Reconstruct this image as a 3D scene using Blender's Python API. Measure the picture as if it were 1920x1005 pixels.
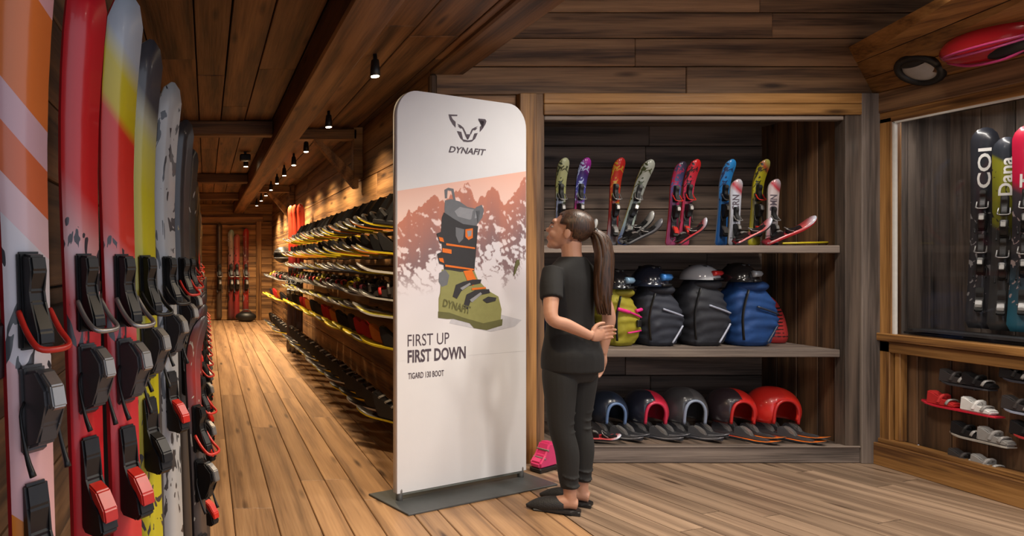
import bpy, bmesh, math, random
from mathutils import Vector, Matrix
random.seed(7)
sc = bpy.context.scene
COL = sc.collection
for o in list(bpy.data.objects): bpy.data.objects.remove(o)
R = math.radians
# ------------------------------------------------------------------ camera
F_PX, CX, CY, CAMZ = 1200.0, 387.0, 489.0, 1.385
cam = bpy.data.objects.new('camera', bpy.data.cameras.new('camera'))
COL.objects.link(cam)
cam.location = (0, 0, CAMZ); cam.rotation_euler = (R(90), 0, 0)
cam.data.sensor_width = 36; cam.data.lens = F_PX / 1920 * 36
cam.data.shift_x = (960 - CX) / 1920; cam.data.shift_y = -(502.5 - CY) / 1920
cam.data.clip_start = 0.05
sc.camera = cam
# ------------------------------------------------------------------ world, exposure
w = bpy.data.worlds.new('world'); sc.world = w; w.use_nodes = True
w.node_tree.nodes['Background'].inputs[0].default_value = (0.80, 0.86, 1.0, 1)
w.node_tree.nodes['Background'].inputs[1].default_value = 0.75
sc.view_settings.view_transform = 'Standard'; sc.view_settings.look = 'None'
sc.view_settings.gamma = 1; sc.view_settings.use_curve_mapping = False
sc.view_settings.exposure = 0.5
SPOT_W = 75.0        # corridor spots
ROOM_W = 112.0       # spots of the higher room

def P(px, py, d):
    return Vector(((px - CX) / F_PX * d, d, CAMZ - (py - CY) / F_PX * d))

# ------------------------------------------------------------------ materials
def nodes_of(name):
    m = bpy.data.materials.new(name); m.use_nodes = True
    nt = m.node_tree
    return m, nt, nt.nodes, nt.links, nt.nodes['Principled BSDF']
def plain(name, col, rough=0.5, metal=0.0, noise=0.12, nscale=30, coat=0.0, bump=0.0):
    m, nt, N, L, b = nodes_of(name)
    tc = N.new('ShaderNodeTexCoord'); n = N.new('ShaderNodeTexNoise')
    n.inputs['Scale'].default_value = nscale; n.inputs['Detail'].default_value = 4
    L.new(tc.outputs['Object'], n.inputs['Vector'])
    r = N.new('ShaderNodeValToRGB')
    r.color_ramp.elements[0].color = (*[c * (1 - noise) for c in col], 1)
    r.color_ramp.elements[1].color = (*[min(1, c * (1 + noise)) for c in col], 1)
    L.new(n.outputs['Fac'], r.inputs['Fac']); L.new(r.outputs['Color'], b.inputs['Base Color'])
    b.inputs['Roughness'].default_value = rough; b.inputs['Metallic'].default_value = metal
    b.inputs['Coat Weight'].default_value = coat
    if bump:
        bp_ = N.new('ShaderNodeBump'); bp_.inputs['Strength'].default_value = bump; bp_.inputs['Distance'].default_value = 0.004
        L.new(n.outputs['Fac'], bp_.inputs['Height']); L.new(bp_.outputs['Normal'], b.inputs['Normal'])
    return m
def wood(name, light, mid, dark, rough=0.6, var=0.35, knots=True, grain=1.0):
    """grain runs along the object's local X"""
    m, nt, N, L, b = nodes_of(name)
    tc = N.new('ShaderNodeTexCoord'); oi = N.new('ShaderNodeObjectInfo')
    mul = N.new('ShaderNodeMath'); mul.operation = 'MULTIPLY'; mul.inputs[1].default_value = 47.0
    L.new(oi.outputs['Random'], mul.inputs[0])
    add = N.new('ShaderNodeVectorMath'); add.operation = 'ADD'
    L.new(tc.outputs['Object'], add.inputs[0]); L.new(mul.outputs[0], add.inputs[1])
    def mapped(s):
        mp = N.new('ShaderNodeMapping'); mp.inputs['Scale'].default_value = s
        L.new(add.outputs[0], mp.inputs['Vector']); return mp
    m1 = mapped((0.9, 9 * grain, 9 * grain)); m2 = mapped((3, 75, 75)); m3 = mapped((1.3, 6.5, 6.5))
    wv = N.new('ShaderNodeTexWave'); wv.wave_type = 'BANDS'; wv.bands_direction = 'Y'
    wv.inputs['Scale'].default_value = 0.22; wv.inputs['Distortion'].default_value = 11; wv.inputs['Detail'].default_value = 4
    wv.inputs['Detail Scale'].default_value = 1.2
    L.new(m1.outputs[0], wv.inputs['Vector'])
    n1 = N.new('ShaderNodeTexNoise'); n1.inputs['Scale'].default_value = 1.0; n1.inputs['Detail'].default_value = 6
    L.new(m1.outputs[0], n1.inputs['Vector'])
    n2 = N.new('ShaderNodeTexNoise'); n2.inputs['Scale'].default_value = 1.0; n2.inputs['Detail'].default_value = 3
    L.new(m2.outputs[0], n2.inputs['Vector'])
    mx = N.new('ShaderNodeMix'); mx.inputs['Factor'].default_value = 0.30
    L.new(n1.outputs['Fac'], mx.inputs['A']); L.new(wv.outputs['Fac'], mx.inputs['B'])
    mx2 = N.new('ShaderNodeMix'); mx2.inputs['Factor'].default_value = 0.38
    L.new(mx.outputs['Result'], mx2.inputs['A']); L.new(n2.outputs['Fac'], mx2.inputs['B'])
    r = N.new('ShaderNodeValToRGB'); e = r.color_ramp.elements
    e[0].position = 0.34; e[0].color = (*dark, 1); e[1].position = 0.66; e[1].color = (*light, 1)
    k = e.new(0.5); k.color = (*mid, 1)
    L.new(mx2.outputs['Result'], r.inputs['Fac'])
    out = r.outputs['Color']
    if knots:
        vo = N.new('ShaderNodeTexVoronoi'); vo.inputs['Scale'].default_value = 1.0
        L.new(m3.outputs[0], vo.inputs['Vector'])
        kr = N.new('ShaderNodeValToRGB'); kr.color_ramp.elements[0].position = 0.05; kr.color_ramp.elements[0].color = (0.13, 0.10, 0.08, 1)
        kr.color_ramp.elements[1].position = 0.16; kr.color_ramp.elements[1].color = (1, 1, 1, 1)
        L.new(vo.outputs['Distance'], kr.inputs['Fac'])
        km = N.new('ShaderNodeMix'); km.data_type = 'RGBA'; km.blend_type = 'MULTIPLY'; km.inputs['Factor'].default_value = 0.9
        L.new(out, km.inputs['A']); L.new(kr.outputs['Color'], km.inputs['B']); out = km.outputs['Result']
    hs = N.new('ShaderNodeHueSaturation'); mr = N.new('ShaderNodeMapRange')
    mr.inputs['To Min'].default_value = 1 - var; mr.inputs['To Max'].default_value = 1 + var
    L.new(oi.outputs['Random'], mr.inputs['Value']); L.new(mr.outputs['Result'], hs.inputs['Value'])
    L.new(out, hs.inputs['Color']); L.new(hs.outputs['Color'], b.inputs['Base Color'])
    b.inputs['Roughness'].default_value = rough
    bu = N.new('ShaderNodeBump'); bu.inputs['Strength'].default_value = 0.8; bu.inputs['Distance'].default_value = 0.006
    L.new(mx2.outputs['Result'], bu.inputs['Height']); L.new(bu.outputs['Normal'], b.inputs['Normal'])
    return m
W_FLOOR = wood('floor_wood', (0.43, 0.255, 0.13), (0.34, 0.195, 0.098), (0.21, 0.118, 0.06), 0.42, 0.16)
W_FLOORG = wood('floor_wood_weathered', (0.34, 0.235, 0.16), (0.255, 0.175, 0.118), (0.15, 0.10, 0.068), 0.40, 0.25)
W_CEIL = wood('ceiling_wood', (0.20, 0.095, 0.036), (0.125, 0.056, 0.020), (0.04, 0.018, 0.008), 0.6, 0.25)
W_WALL = wood('wall_wood', (0.42, 0.225, 0.085), (0.29, 0.145, 0.052), (0.10, 0.046, 0.018), 0.6, 0.22)
W_DARK = wood('dark_wall_wood', (0.17, 0.088, 0.04), (0.10, 0.052, 0.024), (0.03, 0.016, 0.009), 0.65, 0.3)
W_BACK = wood('back_wall_wood', (0.38, 0.21, 0.10), (0.25, 0.135, 0.065), (0.08, 0.042, 0.022), 0.6, 0.3)
W_GREY = wood('grey_wood', (0.24, 0.19, 0.155), (0.16, 0.125, 0.105), (0.06, 0.047, 0.04), 0.65, 0.2)
W_CAB = wood('cabinet_inner_wood', (0.19, 0.135, 0.10), (0.125, 0.088, 0.066), (0.045, 0.032, 0.024), 0.65, 0.35)
W_HONEY = wood('honey_wood', (0.42, 0.215, 0.07), (0.29, 0.14, 0.04), (0.10, 0.042, 0.014), 0.45, 0.15)
BLACK = plain('black_plastic', (0.010, 0.010, 0.011), 0.42)
GREYP = plain('grey_plastic', (0.06, 0.06, 0.065), 0.4)
SILVER = plain('silver_metal', (0.36, 0.35, 0.34), 0.35, 0.7)
RED = plain('red_plastic', (0.62, 0.03, 0.02), 0.3)
DKMETAL = plain('dark_metal', (0.03, 0.03, 0.033), 0.4, 0.6)
WHITE = plain('white_plastic', (0.75, 0.74, 0.72), 0.35)

# ------------------------------------------------------------------ object helpers
def link(name, mesh, mat=None, parent=None, M=None):
    o = bpy.data.objects.new(name, mesh); COL.objects.link(o)
    if mat is not None:
        mats = mat if isinstance(mat, (list, tuple)) else [mat]
        if mesh and len(mesh.materials) == 0:
            for x in mats: mesh.materials.append(x)
    if parent: o.parent = parent
    if M is not None: o.matrix_local = M
    return o
def thing(name, label, cat, loc=(0, 0, 0), rz=0.0, group=None, M=None):
    o = bpy.data.objects.new(name, None); COL.objects.link(o); o.empty_display_size = 0.1
    if M is not None: o.matrix_world = M
    else: o.location = loc; o.rotation_euler = (0, 0, rz)
    tag(o, label, cat, group); return o
def tag(o, label, cat, group=None):
    o['label'] = label; o['category'] = cat
    if group: o['group'] = group
    return o
def bm_mesh(bm, name='mesh', smooth=False):
    me = bpy.data.meshes.new(name); bmesh.ops.recalc_face_normals(bm, faces=bm.faces[:]); bm.to_mesh(me); bm.free()
    if smooth:
        for p in me.polygons: p.use_smooth = True
    return me
def add_box(bm, c, s, rot=None, bev=0.0):
    v = bmesh.ops.create_cube(bm, size=1)['verts']
    bmesh.ops.scale(bm, vec=s, verts=v)
    if bev:
        es = list({e for x in v for e in x.link_edges})
        r = bmesh.ops.bevel(bm, geom=es, offset=bev, segments=1, affect='EDGES'); v = list({x for f in r['faces'] for x in f.verts} | {x for x in v if x.is_valid})
    if rot is not None: bmesh.ops.rotate(bm, cent=(0, 0, 0), matrix=rot, verts=v)
    bmesh.ops.translate(bm, vec=c, verts=v); return v
def box_mesh(s, bev=0.0, c=(0, 0, 0)):
    bm = bmesh.new(); add_box(bm, c, s, None, bev); return bm_mesh(bm)
def add_prism(bm, pts, x0, x1):
    """polygon pts (y,z) extruded along x"""
    a = [bm.verts.new((x0, p[0], p[1])) for p in pts]; b = [bm.verts.new((x1, p[0], p[1])) for p in pts]
    n = len(pts)
    bm.faces.new(a); bm.faces.new(b[::-1])
    for i in range(n): bm.faces.new((a[i], b[i], b[(i + 1) % n], a[(i + 1) % n]))
    return a + b
def prism_mesh(pts, x0, x1, bev=0.0, smooth=False):
    bm = bmesh.new(); add_prism(bm, pts, x0, x1)
    if bev: bmesh.ops.bevel(bm, geom=bm.edges[:], offset=bev, segments=2, affect='EDGES')
    return bm_mesh(bm, smooth=smooth)
def catmull(pts, n):
    out = []; m = len(pts)
    for i in range(m - 1):
        p0, p1, p2, p3 = pts[max(i - 1, 0)], pts[i], pts[i + 1], pts[min(i + 2, m - 1)]
        for k in range(n):
            t = k / n
            out.append([0.5 * ((2 * b) + (c - a) * t + (2 * a - 5 * b + 4 * c - d) * t * t + (-a + 3 * b - 3 * c + d) * t ** 3) for a, b, c, d in zip(p0, p1, p2, p3)])
    out.append(list(pts[-1])); return out
def add_tube(bm, pts, rad, seg=10, sub=4, ell=1.0, ref=None, cap=True):
    """pts with radii; ell flattens along the second frame axis; ref fixes the first axis"""
    if not isinstance(rad, (list, tuple)): rad = [rad] * len(pts)
    q = [list(p) + [r] for p, r in zip(pts, rad)]
    q = catmull(q, sub) if sub > 1 else q
    rings = []; pu = None
    for i, a in enumerate(q):
        p = Vector(a[:3]); t = (Vector(q[min(i + 1, len(q) - 1)][:3]) - Vector(q[max(i - 1, 0)][:3])).normalized()
        rf = Vector(ref) if ref is not None else (Vector((0, 0, 1)) if abs(t.z) < 0.9 else Vector((0, 1, 0)))
        if ref is None and pu is not None: rf = pu            # carry the frame along, no twist
        u = (rf - t * rf.dot(t)).normalized(); v = t.cross(u); pu = u
        rings.append([bm.verts.new(p + a[3] * (math.cos(2 * math.pi * k / seg) * u + ell * math.sin(2 * math.pi * k / seg) * v)) for k in range(seg)])
    for r0, r1 in zip(rings, rings[1:]):
        for k in range(seg): bm.faces.new((r0[k], r0[(k + 1) % seg], r1[(k + 1) % seg], r1[k]))
    if cap: bm.faces.new(rings[0][::-1]); bm.faces.new(rings[-1])
def tube_mesh(pts, rad, seg=10, sub=4, ell=1.0, ref=None):
    bm = bmesh.new(); add_tube(bm, pts, rad, seg, sub, ell, ref); return bm_mesh(bm, smooth=True)
def add_ell(bm, c, r, seg=20, M=None):
    v = bmesh.ops.create_uvsphere(bm, u_segments=seg, v_segments=seg // 2 + 2, radius=1)['verts']
    bmesh.ops.scale(bm, vec=r, verts=v); bmesh.ops.translate(bm, vec=c, verts=v)
    if M is not None: bmesh.ops.transform(bm, matrix=M, verts=v)
    return v
def lathe_mesh(prof, seg=20):
    bm = bmesh.new(); rings = [[bm.verts.new((r * math.cos(2 * math.pi * k / seg), r * math.sin(2 * math.pi * k / seg), z)) for k in range(seg)] for r, z in prof]
    for a, b in zip(rings, rings[1:]):
        for k in range(seg): bm.faces.new((a[k], a[(k + 1) % seg], b[(k + 1) % seg], b[k]))
    bm.faces.new(rings[0][::-1]); bm.faces.new(rings[-1]); return bm_mesh(bm, smooth=True)
def struct(name, c, s, mat):
    o = link(name, box_mesh(s), mat); o.location = c; o['kind'] = 'structure'; return o
AX = {'x': Vector((1, 0, 0)), 'y': Vector((0, 1, 0)), 'z': Vector((0, 0, 1))}
def plank(parent, c, L, Wd, T, axes, mat, name='plank', bev=0.004, jit=0.0):
    """axes e.g. 'yxz': length along y, width along x, thickness along z (world)"""
    a, b_ = AX[axes[0]], AX[axes[1]]; cc = a.cross(b_)
    M = Matrix((a, b_, cc)).transposed().to_4x4(); M.translation = Vector(c) + cc * random.uniform(-jit, jit)
    o = link(name, box_mesh((L, Wd, T), bev), mat)
    if parent:
        bpy.context.view_layer.update()
        o.parent = parent; o.matrix_local = parent.matrix_world.inverted() @ M
    else: o.matrix_world = M
    return o
def planking(parent, axes, a0, a1, b0, b1, depth, T, mat, widths, seglen=(1.6, 3.0), gap=0.006, jit=0.0015):
    """fill rectangle [a0,a1]x[b0,b1] (a = along, b = across) with boards; depth = coordinate on the third axis"""
    third = ({'x', 'y', 'z'} - set(axes[:2])).pop(); b = b0; i = 0
    while b < b1 - 0.02:
        wd = min(random.uniform(*widths), b1 - b)
        if b1 - b - wd < 0.05: wd = b1 - b
        a = a0; first = True
        while a < a1 - 0.01:
            L = random.uniform(*seglen) * (random.uniform(0.3, 1) if first else 1); first = False
            if a1 - a - L < 0.5: L = a1 - a
            L = min(L, a1 - a); pos = {axes[0]: a + L / 2, axes[1]: b + wd / 2, third: depth}
            plank(parent, (pos['x'], pos['y'], pos['z']), L - gap * 0.6, wd - gap, T, axes, mat, jit=jit)
            a += L
        b += wd
# ================================================================== STRUCTURE
LW, RW, CEIL = -0.36, 1.54, 2.70          # corridor walls and ceiling
BW = 4.41                                   # front of the rear wall with the cabinet
END = 15.0
GAPM = plain('joint_dark', (0.012, 0.008, 0.006), 0.9)
floor = struct('floor', (2.2, 6.5, -0.045), (5.8, 17.4, 0.05), GAPM)
planking(floor, 'yx', -1.5, END, LW - 0.02, 1.95, -0.010, 0.02, W_FLOOR, (0.15, 0.23), (1.8, 3.4), 0.004, 0.0006)
# boards of the wider room run slantwise: cut each board to the room's outline
def clip(poly, n, c):
    out = []
    for i, p in enumerate(poly):
        q = poly[(i + 1) % len(poly)]; dp, dq = n[0] * p[0] + n[1] * p[1] - c, n[0] * q[0] + n[1] * q[1] - c
        if dp <= 0: out.append(p)
        if dp * dq < 0:
            t = dp / (dp - dq); out.append((p[0] + t * (q[0] - p[0]), p[1] + t * (q[1] - p[1])))
    return out
ang = R(-73); ux, uy = math.cos(ang), math.sin(ang); vx, vy = -uy, ux
b = -4.0
while b < 8:
    wd = random.uniform(0.13, 0.2); a = -7.0 + random.uniform(0, 2)
    while a < 7:
        L = random.uniform(1.8, 3.2)
        rect = [(1.0 + ux * s + vx * t, 3 + uy * s + vy * t) for s, t in ((a, b), (a + L - 0.004, b), (a + L - 0.004, b + wd - 0.005), (a, b + wd - 0.005))]
        for n, c in (((-1, 0), -1.954), ((1, 0), 4.75), ((0, 1), BW + 0.02), ((0, -1), 1.5)):
            if rect: rect = clip(rect, n, c)
        if len(rect) > 2:
            cx, cy = sum(p[0] for p in rect) / len(rect), sum(p[1] for p in rect) / len(rect)
            loc = [((p[0] - cx) * ux + (p[1] - cy) * uy, (p[0] - cx) * vx + (p[1] - cy) * vy) for p in rect]
            bm = bmesh.new(); lo = [bm.verts.new((p[0], p[1], -0.02)) for p in loc]; hi = [bm.verts.new((p[0], p[1], 0)) for p in loc]
            bm.faces.new(hi); bm.faces.new(lo[::-1])
            for i in range(len(loc)): bm.faces.new((lo[i], lo[(i + 1) % len(loc)], hi[(i + 1) % len(loc)], hi[i]))
            o = link('plank', bm_mesh(bm), W_FLOORG); M = Matrix.Rotation(ang, 4, 'Z'); M.translation = (cx, cy, random.uniform(-0.0006, 0.0006))
            bpy.context.view_layer.update(); o.parent = floor; o.matrix_local = floor.matrix_world.inverted() @ M
        a += L
    b += wd
# walls
wl = struct('wall_left', (LW - 0.06, 6.75, 1.6), (0.08, 16.5, 3.3), GAPM)
planking(wl, 'yz', -1.5, END, 0.0, CEIL, LW - 0.012, 0.022, W_DARK, (0.17, 0.26), (2.2, 4.0), 0.006, 0.003)
wr = struct('wall_right', (RW + 0.06, (BW + END) / 2 + 0.03, 1.6), (0.08, END - BW - 0.06, 3.3), GAPM)
planking(wr, 'yz', BW, END, 0.0, CEIL, RW + 0.012, 0.022, W_WALL, (0.18, 0.27), (2.0, 3.6), 0.006, 0.003)
we = struct('wall_end', ((LW + RW) / 2, END + 0.06, 1.6), (RW - LW + 0.2, 0.08, 3.3), GAPM)
planking(we, 'xz', LW, RW, 0.0, CEIL, END + 0.012, 0.022, W_WALL, (0.14, 0.2), (0.9, 1.9), 0.006, 0.003)
HC = 3.22                                   # ceiling of the wider room
wb = struct('wall_back', (3.4, BW + 0.06, 2.9), (3.7, 0.06, 0.75), GAPM)
planking(wb, 'xz', RW, 5.2, 2.53, HC, BW + 0.012, 0.024, W_BACK, (0.15, 0.2), (1.8, 3.2), 0.006, 0.004)
wb2 = struct('wall_back_pier', ((RW + 2.14) / 2, BW + 0.06, 1.27), (2.14 - RW, 0.06, 2.53), GAPM)
planking(wb2, 'xz', RW, 2.136, 0.0, 2.53, BW + 0.012, 0.024, W_BACK, (0.17, 0.24), (1.8, 3.2), 0.006, 0.003)
wrr = struct('wall_right_room', (5.2, 2.75, 1.62), (0.08, 3.5, 3.25), GAPM)
planking(wrr, 'yz', 1.0, 4.5, 0.0, HC, 5.148, 0.022, W_BACK, (0.17, 0.24), (1.8, 3.2), 0.006, 0.003)
# ceilings
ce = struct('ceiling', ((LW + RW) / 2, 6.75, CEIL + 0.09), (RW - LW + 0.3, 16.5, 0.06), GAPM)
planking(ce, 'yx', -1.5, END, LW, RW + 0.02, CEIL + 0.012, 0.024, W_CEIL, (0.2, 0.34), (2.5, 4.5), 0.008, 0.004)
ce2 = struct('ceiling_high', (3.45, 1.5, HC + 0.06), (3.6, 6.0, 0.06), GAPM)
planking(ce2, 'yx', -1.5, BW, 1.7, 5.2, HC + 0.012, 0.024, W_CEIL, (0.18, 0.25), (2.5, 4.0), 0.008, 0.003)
def beam(name, c, L, Wd, T, axes, mat, bev=0.012):
    o = plank(None, c, L, Wd, T, axes, mat, name, bev); o['kind'] = 'structure'; return o
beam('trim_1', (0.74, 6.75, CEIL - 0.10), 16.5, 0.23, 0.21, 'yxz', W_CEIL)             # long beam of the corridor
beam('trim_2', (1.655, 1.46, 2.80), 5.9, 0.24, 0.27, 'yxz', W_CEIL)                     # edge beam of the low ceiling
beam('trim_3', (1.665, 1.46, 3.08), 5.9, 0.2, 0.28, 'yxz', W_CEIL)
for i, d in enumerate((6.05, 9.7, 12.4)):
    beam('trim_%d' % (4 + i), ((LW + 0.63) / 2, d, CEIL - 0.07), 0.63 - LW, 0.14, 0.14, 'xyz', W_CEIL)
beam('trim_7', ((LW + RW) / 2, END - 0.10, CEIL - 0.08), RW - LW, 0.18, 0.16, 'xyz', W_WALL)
beam('trim_8', (1.55, BW - 0.02, 1.33), 2.66, 0.05, 0.06, 'zxy', W_DARK)
# brackets between long beam and right wall
for d in (6.35, 11.2):
    br = thing('timber_bracket', 'timber corner bracket with diagonal brace under the ceiling, ' + ('nearer the standing banner' if d < 8 else 'above the standing red skis'), 'bracket', (RW, d, CEIL))
    link('post', box_mesh((0.09, 0.12, 0.5), 0.006, (-0.045, 0, -0.25)), W_WALL, br)
    link('arm', box_mesh((0.60, 0.12, 0.1), 0.006, (-0.36, 0, -0.07)), W_WALL, br)
    link('brace', prism_mesh([(0, 0), (0.09, -0.03), (0.46, -0.38), (0.46, -0.5), (0.42, -0.5)], -0.05, 0.05, 0.005), W_WALL, br, Matrix.Translation((-0.5, 0, -0.1)) @ Matrix.Rotation(R(-90), 4, 'Z'))
# door-like frame and board panel on the end wall
dr = link('door_1', box_mesh((1.5, 0.04, 2.25), 0.004), W_DARK); dr.location = (0.42, END - 0.022, 1.125); dr['kind'] = 'structure'
for k in range(9):
    plank(dr, (0.42, END - 0.047, 0.13 + k * 0.247), 1.48, 0.24, 0.014, 'xzy', W_WALL)
plank(dr, (1.22, END - 0.06, 1.15), 2.3, 0.12, 0.08, 'zxy', W_HONEY, 'door_frame'); plank(dr, (-0.33, END - 0.06, 1.15), 2.3, 0.12, 0.08, 'zxy', W_HONEY, 'door_frame')
plank(dr, (0.445, END - 0.06, 2.35), 1.75, 0.12, 0.08, 'xzy', W_HONEY, 'door_frame')

# ================================================================== CEILING SPOTS
def emit(name, col, s):
    m, nt, N, L, b = nodes_of(name)
    b.inputs['Emission Color'].default_value = (*col, 1); b.inputs['Emission Strength'].default_value = s
    b.inputs['Base Color'].default_value = (*col, 1); return m
E_WARM = emit('lamp_glow', (1.0, 0.78, 0.5), 22)
spot_body = lathe_mesh([(0.012, 0.0), (0.014, -0.04), (0.024, -0.045), (0.030, -0.10), (0.032, -0.145), (0.026, -0.146)])
spot_lens = lathe_mesh([(0.0255, -0.1455), (0.025, -0.150), (0.012, -0.153)])
def spot(x, d, z, label, power, group, tilt=0.0, col=(1.0, 0.74, 0.45), size=R(125), soft=0.05):
    t = thing('ceiling_spotlight', label, 'spotlight', (x, d, z), 0, group)
    link('housing', spot_body, BLACK, t); link('lens', spot_lens, E_WARM, t)
    l = bpy.data.lights.new('spot', 'SPOT'); l.energy = power; l.color = col; l.spot_size = size; l.spot_blend = 1.0; l.shadow_soft_size = soft
    lo = bpy.data.objects.new('bulb_light', l); COL.objects.link(lo); lo.parent = t; lo.location = (0, 0, -0.17); lo.rotation_euler = (0, tilt, 0)
for i, d in enumerate((1.2, 2.6, 4.06, 5.6, 6.87, 7.84, 8.8, 9.7, 10.6, 11.5, 12.5, 13.6)):
    lab = 'small black ceiling spotlight in the row beside the long beam' if i != 2 else 'black ceiling spotlight nearest the top of the white banner'
    spot(1.07, d, CEIL + 0.002, lab, SPOT_W * (2.7 if d > 9 else 1.3 if d > 5 else 1.0), 'spotlights along the corridor ceiling', R(-8))
spot(0.49, 7.95, CEIL + 0.002, 'single black ceiling spotlight left of the long beam', SPOT_W, 'spotlights along the corridor ceiling')
for i, (x, d) in enumerate(((2.6, 3.2), (3.9, 3.3), (3.0, 0.6), (4.0, 1.4), (2.3, 1.6))):
    spot(x, d, HC + 0.002, 'black ceiling spotlight on the high dark ceiling', ROOM_W, 'spotlights of the high ceiling', 0, (1, 0.91, 0.80), R(150), 0.15)
bx = thing('ceiling_sensor', 'small black box on the ceiling beside the single spotlight', 'sensor', (0.47, 7.75, CEIL + 0.002))
link('housing', box_mesh((0.13, 0.1, 0.08), 0.012, (0, 0, -0.07)), BLACK, bx); link('stem', box_mesh((0.03, 0.03, 0.04), 0, (0, 0, -0.015)), BLACK, bx)

# ================================================================== SKI BUILDER
def ski_mesh(L, wd=0.1, tip=0.28, up=0.09, th=0.012, n=30, tail_up=0.0):
    bm = bmesh.new(); rings = []
    for i in range(n + 1):
        t = i / n; t = t if t < 0.8 else 0.8 + 0.2 * (1 - (1 - (t - 0.8) / 0.2) ** 1.7)
        z = t * L; s = abs(t - 0.45) / 0.55
        w_ = wd * (0.76 + 0.24 * min(1, s) ** 1.6) / 2
        e = (L - z) / (wd * 0.75)
        if e < 1: w_ *= math.sqrt(max(0.02, 1 - (1 - e) ** 2))
        e2 = z / (wd * 0.25)
        if e2 < 1: w_ *= 0.72 + 0.28 * math.sqrt(e2)
        y = 0
        if z > L - tip: y = -up * ((z - L + tip) / tip) ** 2
        if tail_up and z < tail_up * 2: y = -tail_up * 0.3 * ((tail_up * 2 - z) / (tail_up * 2)) ** 2
        h = th * (0.5 + 0.5 * math.sin(math.pi * min(1, max(0.12, t)))) / 2
        rings.append([bm.verts.new(p) for p in ((-w_, y - h, z), (w_, y - h, z), (w_, y + h, z), (-w_, y + h, z))])
    for a, b in zip(rings, rings[1:]):
        for k in range(4):
            f = bm.faces.new((a[k], a[(k + 1) % 4], b[(k + 1) % 4], b[k])); f.material_index = 0 if k == 0 else 1; f.smooth = (k in (0, 2))
    bm.faces.new(rings[0][::-1]).material_index = 1; bm.faces.new(rings[-1]).material_index = 1
    return bm_mesh(bm)
def ski_mat(name, L, stops, ink=None, rng=(0.1, 0.9), iscale=9, thr=0.56, stretch=(1.0, 1, 0.45), const=False, rough=0.28):
    m, nt, N, Lk, b = nodes_of(name)
    tc = N.new('ShaderNodeTexCoord'); sp = N.new('ShaderNodeSeparateXYZ'); Lk.new(tc.outputs['Object'], sp.inputs[0])
    # slanted coordinate so that colour fields meet on a diagonal
    ma = N.new('ShaderNodeMath'); ma.operation = 'MULTIPLY_ADD'; ma.inputs[1].default_value = 0.9; Lk.new(sp.outputs['X'], ma.inputs[0]); Lk.new(sp.outputs['Z'], ma.inputs[2])
    dv = N.new('ShaderNodeMath'); dv.operation = 'DIVIDE'; dv.inputs[1].default_value = L; Lk.new(ma.outputs[0], dv.inputs[0])
    r = N.new('ShaderNodeValToRGB'); r.color_ramp.interpolation = 'CONSTANT' if const else 'LINEAR'
    e = r.color_ramp.elements
    e[0].position = stops[0][0]; e[0].color = (*stops[0][1], 1); e[1].position = stops[-1][0]; e[1].color = (*stops[-1][1], 1)
    for p, c in stops[1:-1]: k = e.new(p); k.color = (*c, 1)
    Lk.new(dv.outputs[0], r.inputs['Fac']); out = r.outputs['Color']
    if ink:
        mp = N.new('ShaderNodeMapping'); mp.inputs['Scale'].default_value = stretch; Lk.new(tc.outputs['Object'], mp.inputs['Vector'])
        n = N.new('ShaderNodeTexNoise'); n.inputs['Scale'].default_value = iscale; n.inputs['Detail'].default_value = 2; n.inputs['Distortion'].default_value = 2.2
        Lk.new(mp.outputs[0], n.inputs['Vector'])
        g = N.new('ShaderNodeMath'); g.operation = 'GREATER_THAN'; g.inputs[1].default_value = thr; Lk.new(n.outputs['Fac'], g.inputs[0])
        lo = N.new('ShaderNodeMath'); lo.operation = 'GREATER_THAN'; lo.inputs[1].default_value = rng[0]; Lk.new(dv.outputs[0], lo.inputs[0])
        hi = N.new('ShaderNodeMath'); hi.operation = 'LESS_THAN'; hi.inputs[1].default_value = rng[1]; Lk.new(dv.outputs[0], hi.inputs[0])
        m1 = N.new('ShaderNodeMath'); m1.operation = 'MULTIPLY'; Lk.new(g.outputs[0], m1.inputs[0]); Lk.new(lo.outputs[0], m1.inputs[1])
        m2 = N.new('ShaderNodeMath'); m2.operation = 'MULTIPLY'; Lk.new(m1.outputs[0], m2.inputs[0]); Lk.new(hi.outputs[0], m2.inputs[1])
        mx = N.new('ShaderNodeMix'); mx.data_type = 'RGBA'; Lk.new(m2.outputs[0], mx.inputs['Factor']); Lk.new(out, mx.inputs['A']); mx.inputs['B'].default_value = (*ink, 1)
        out = mx.outputs['Result']
    Lk.new(out, b.inputs['Base Color']); b.inputs['Roughness'].default_value = rough; b.inputs['Coat Weight'].default_value = 0.3
    return m
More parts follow.
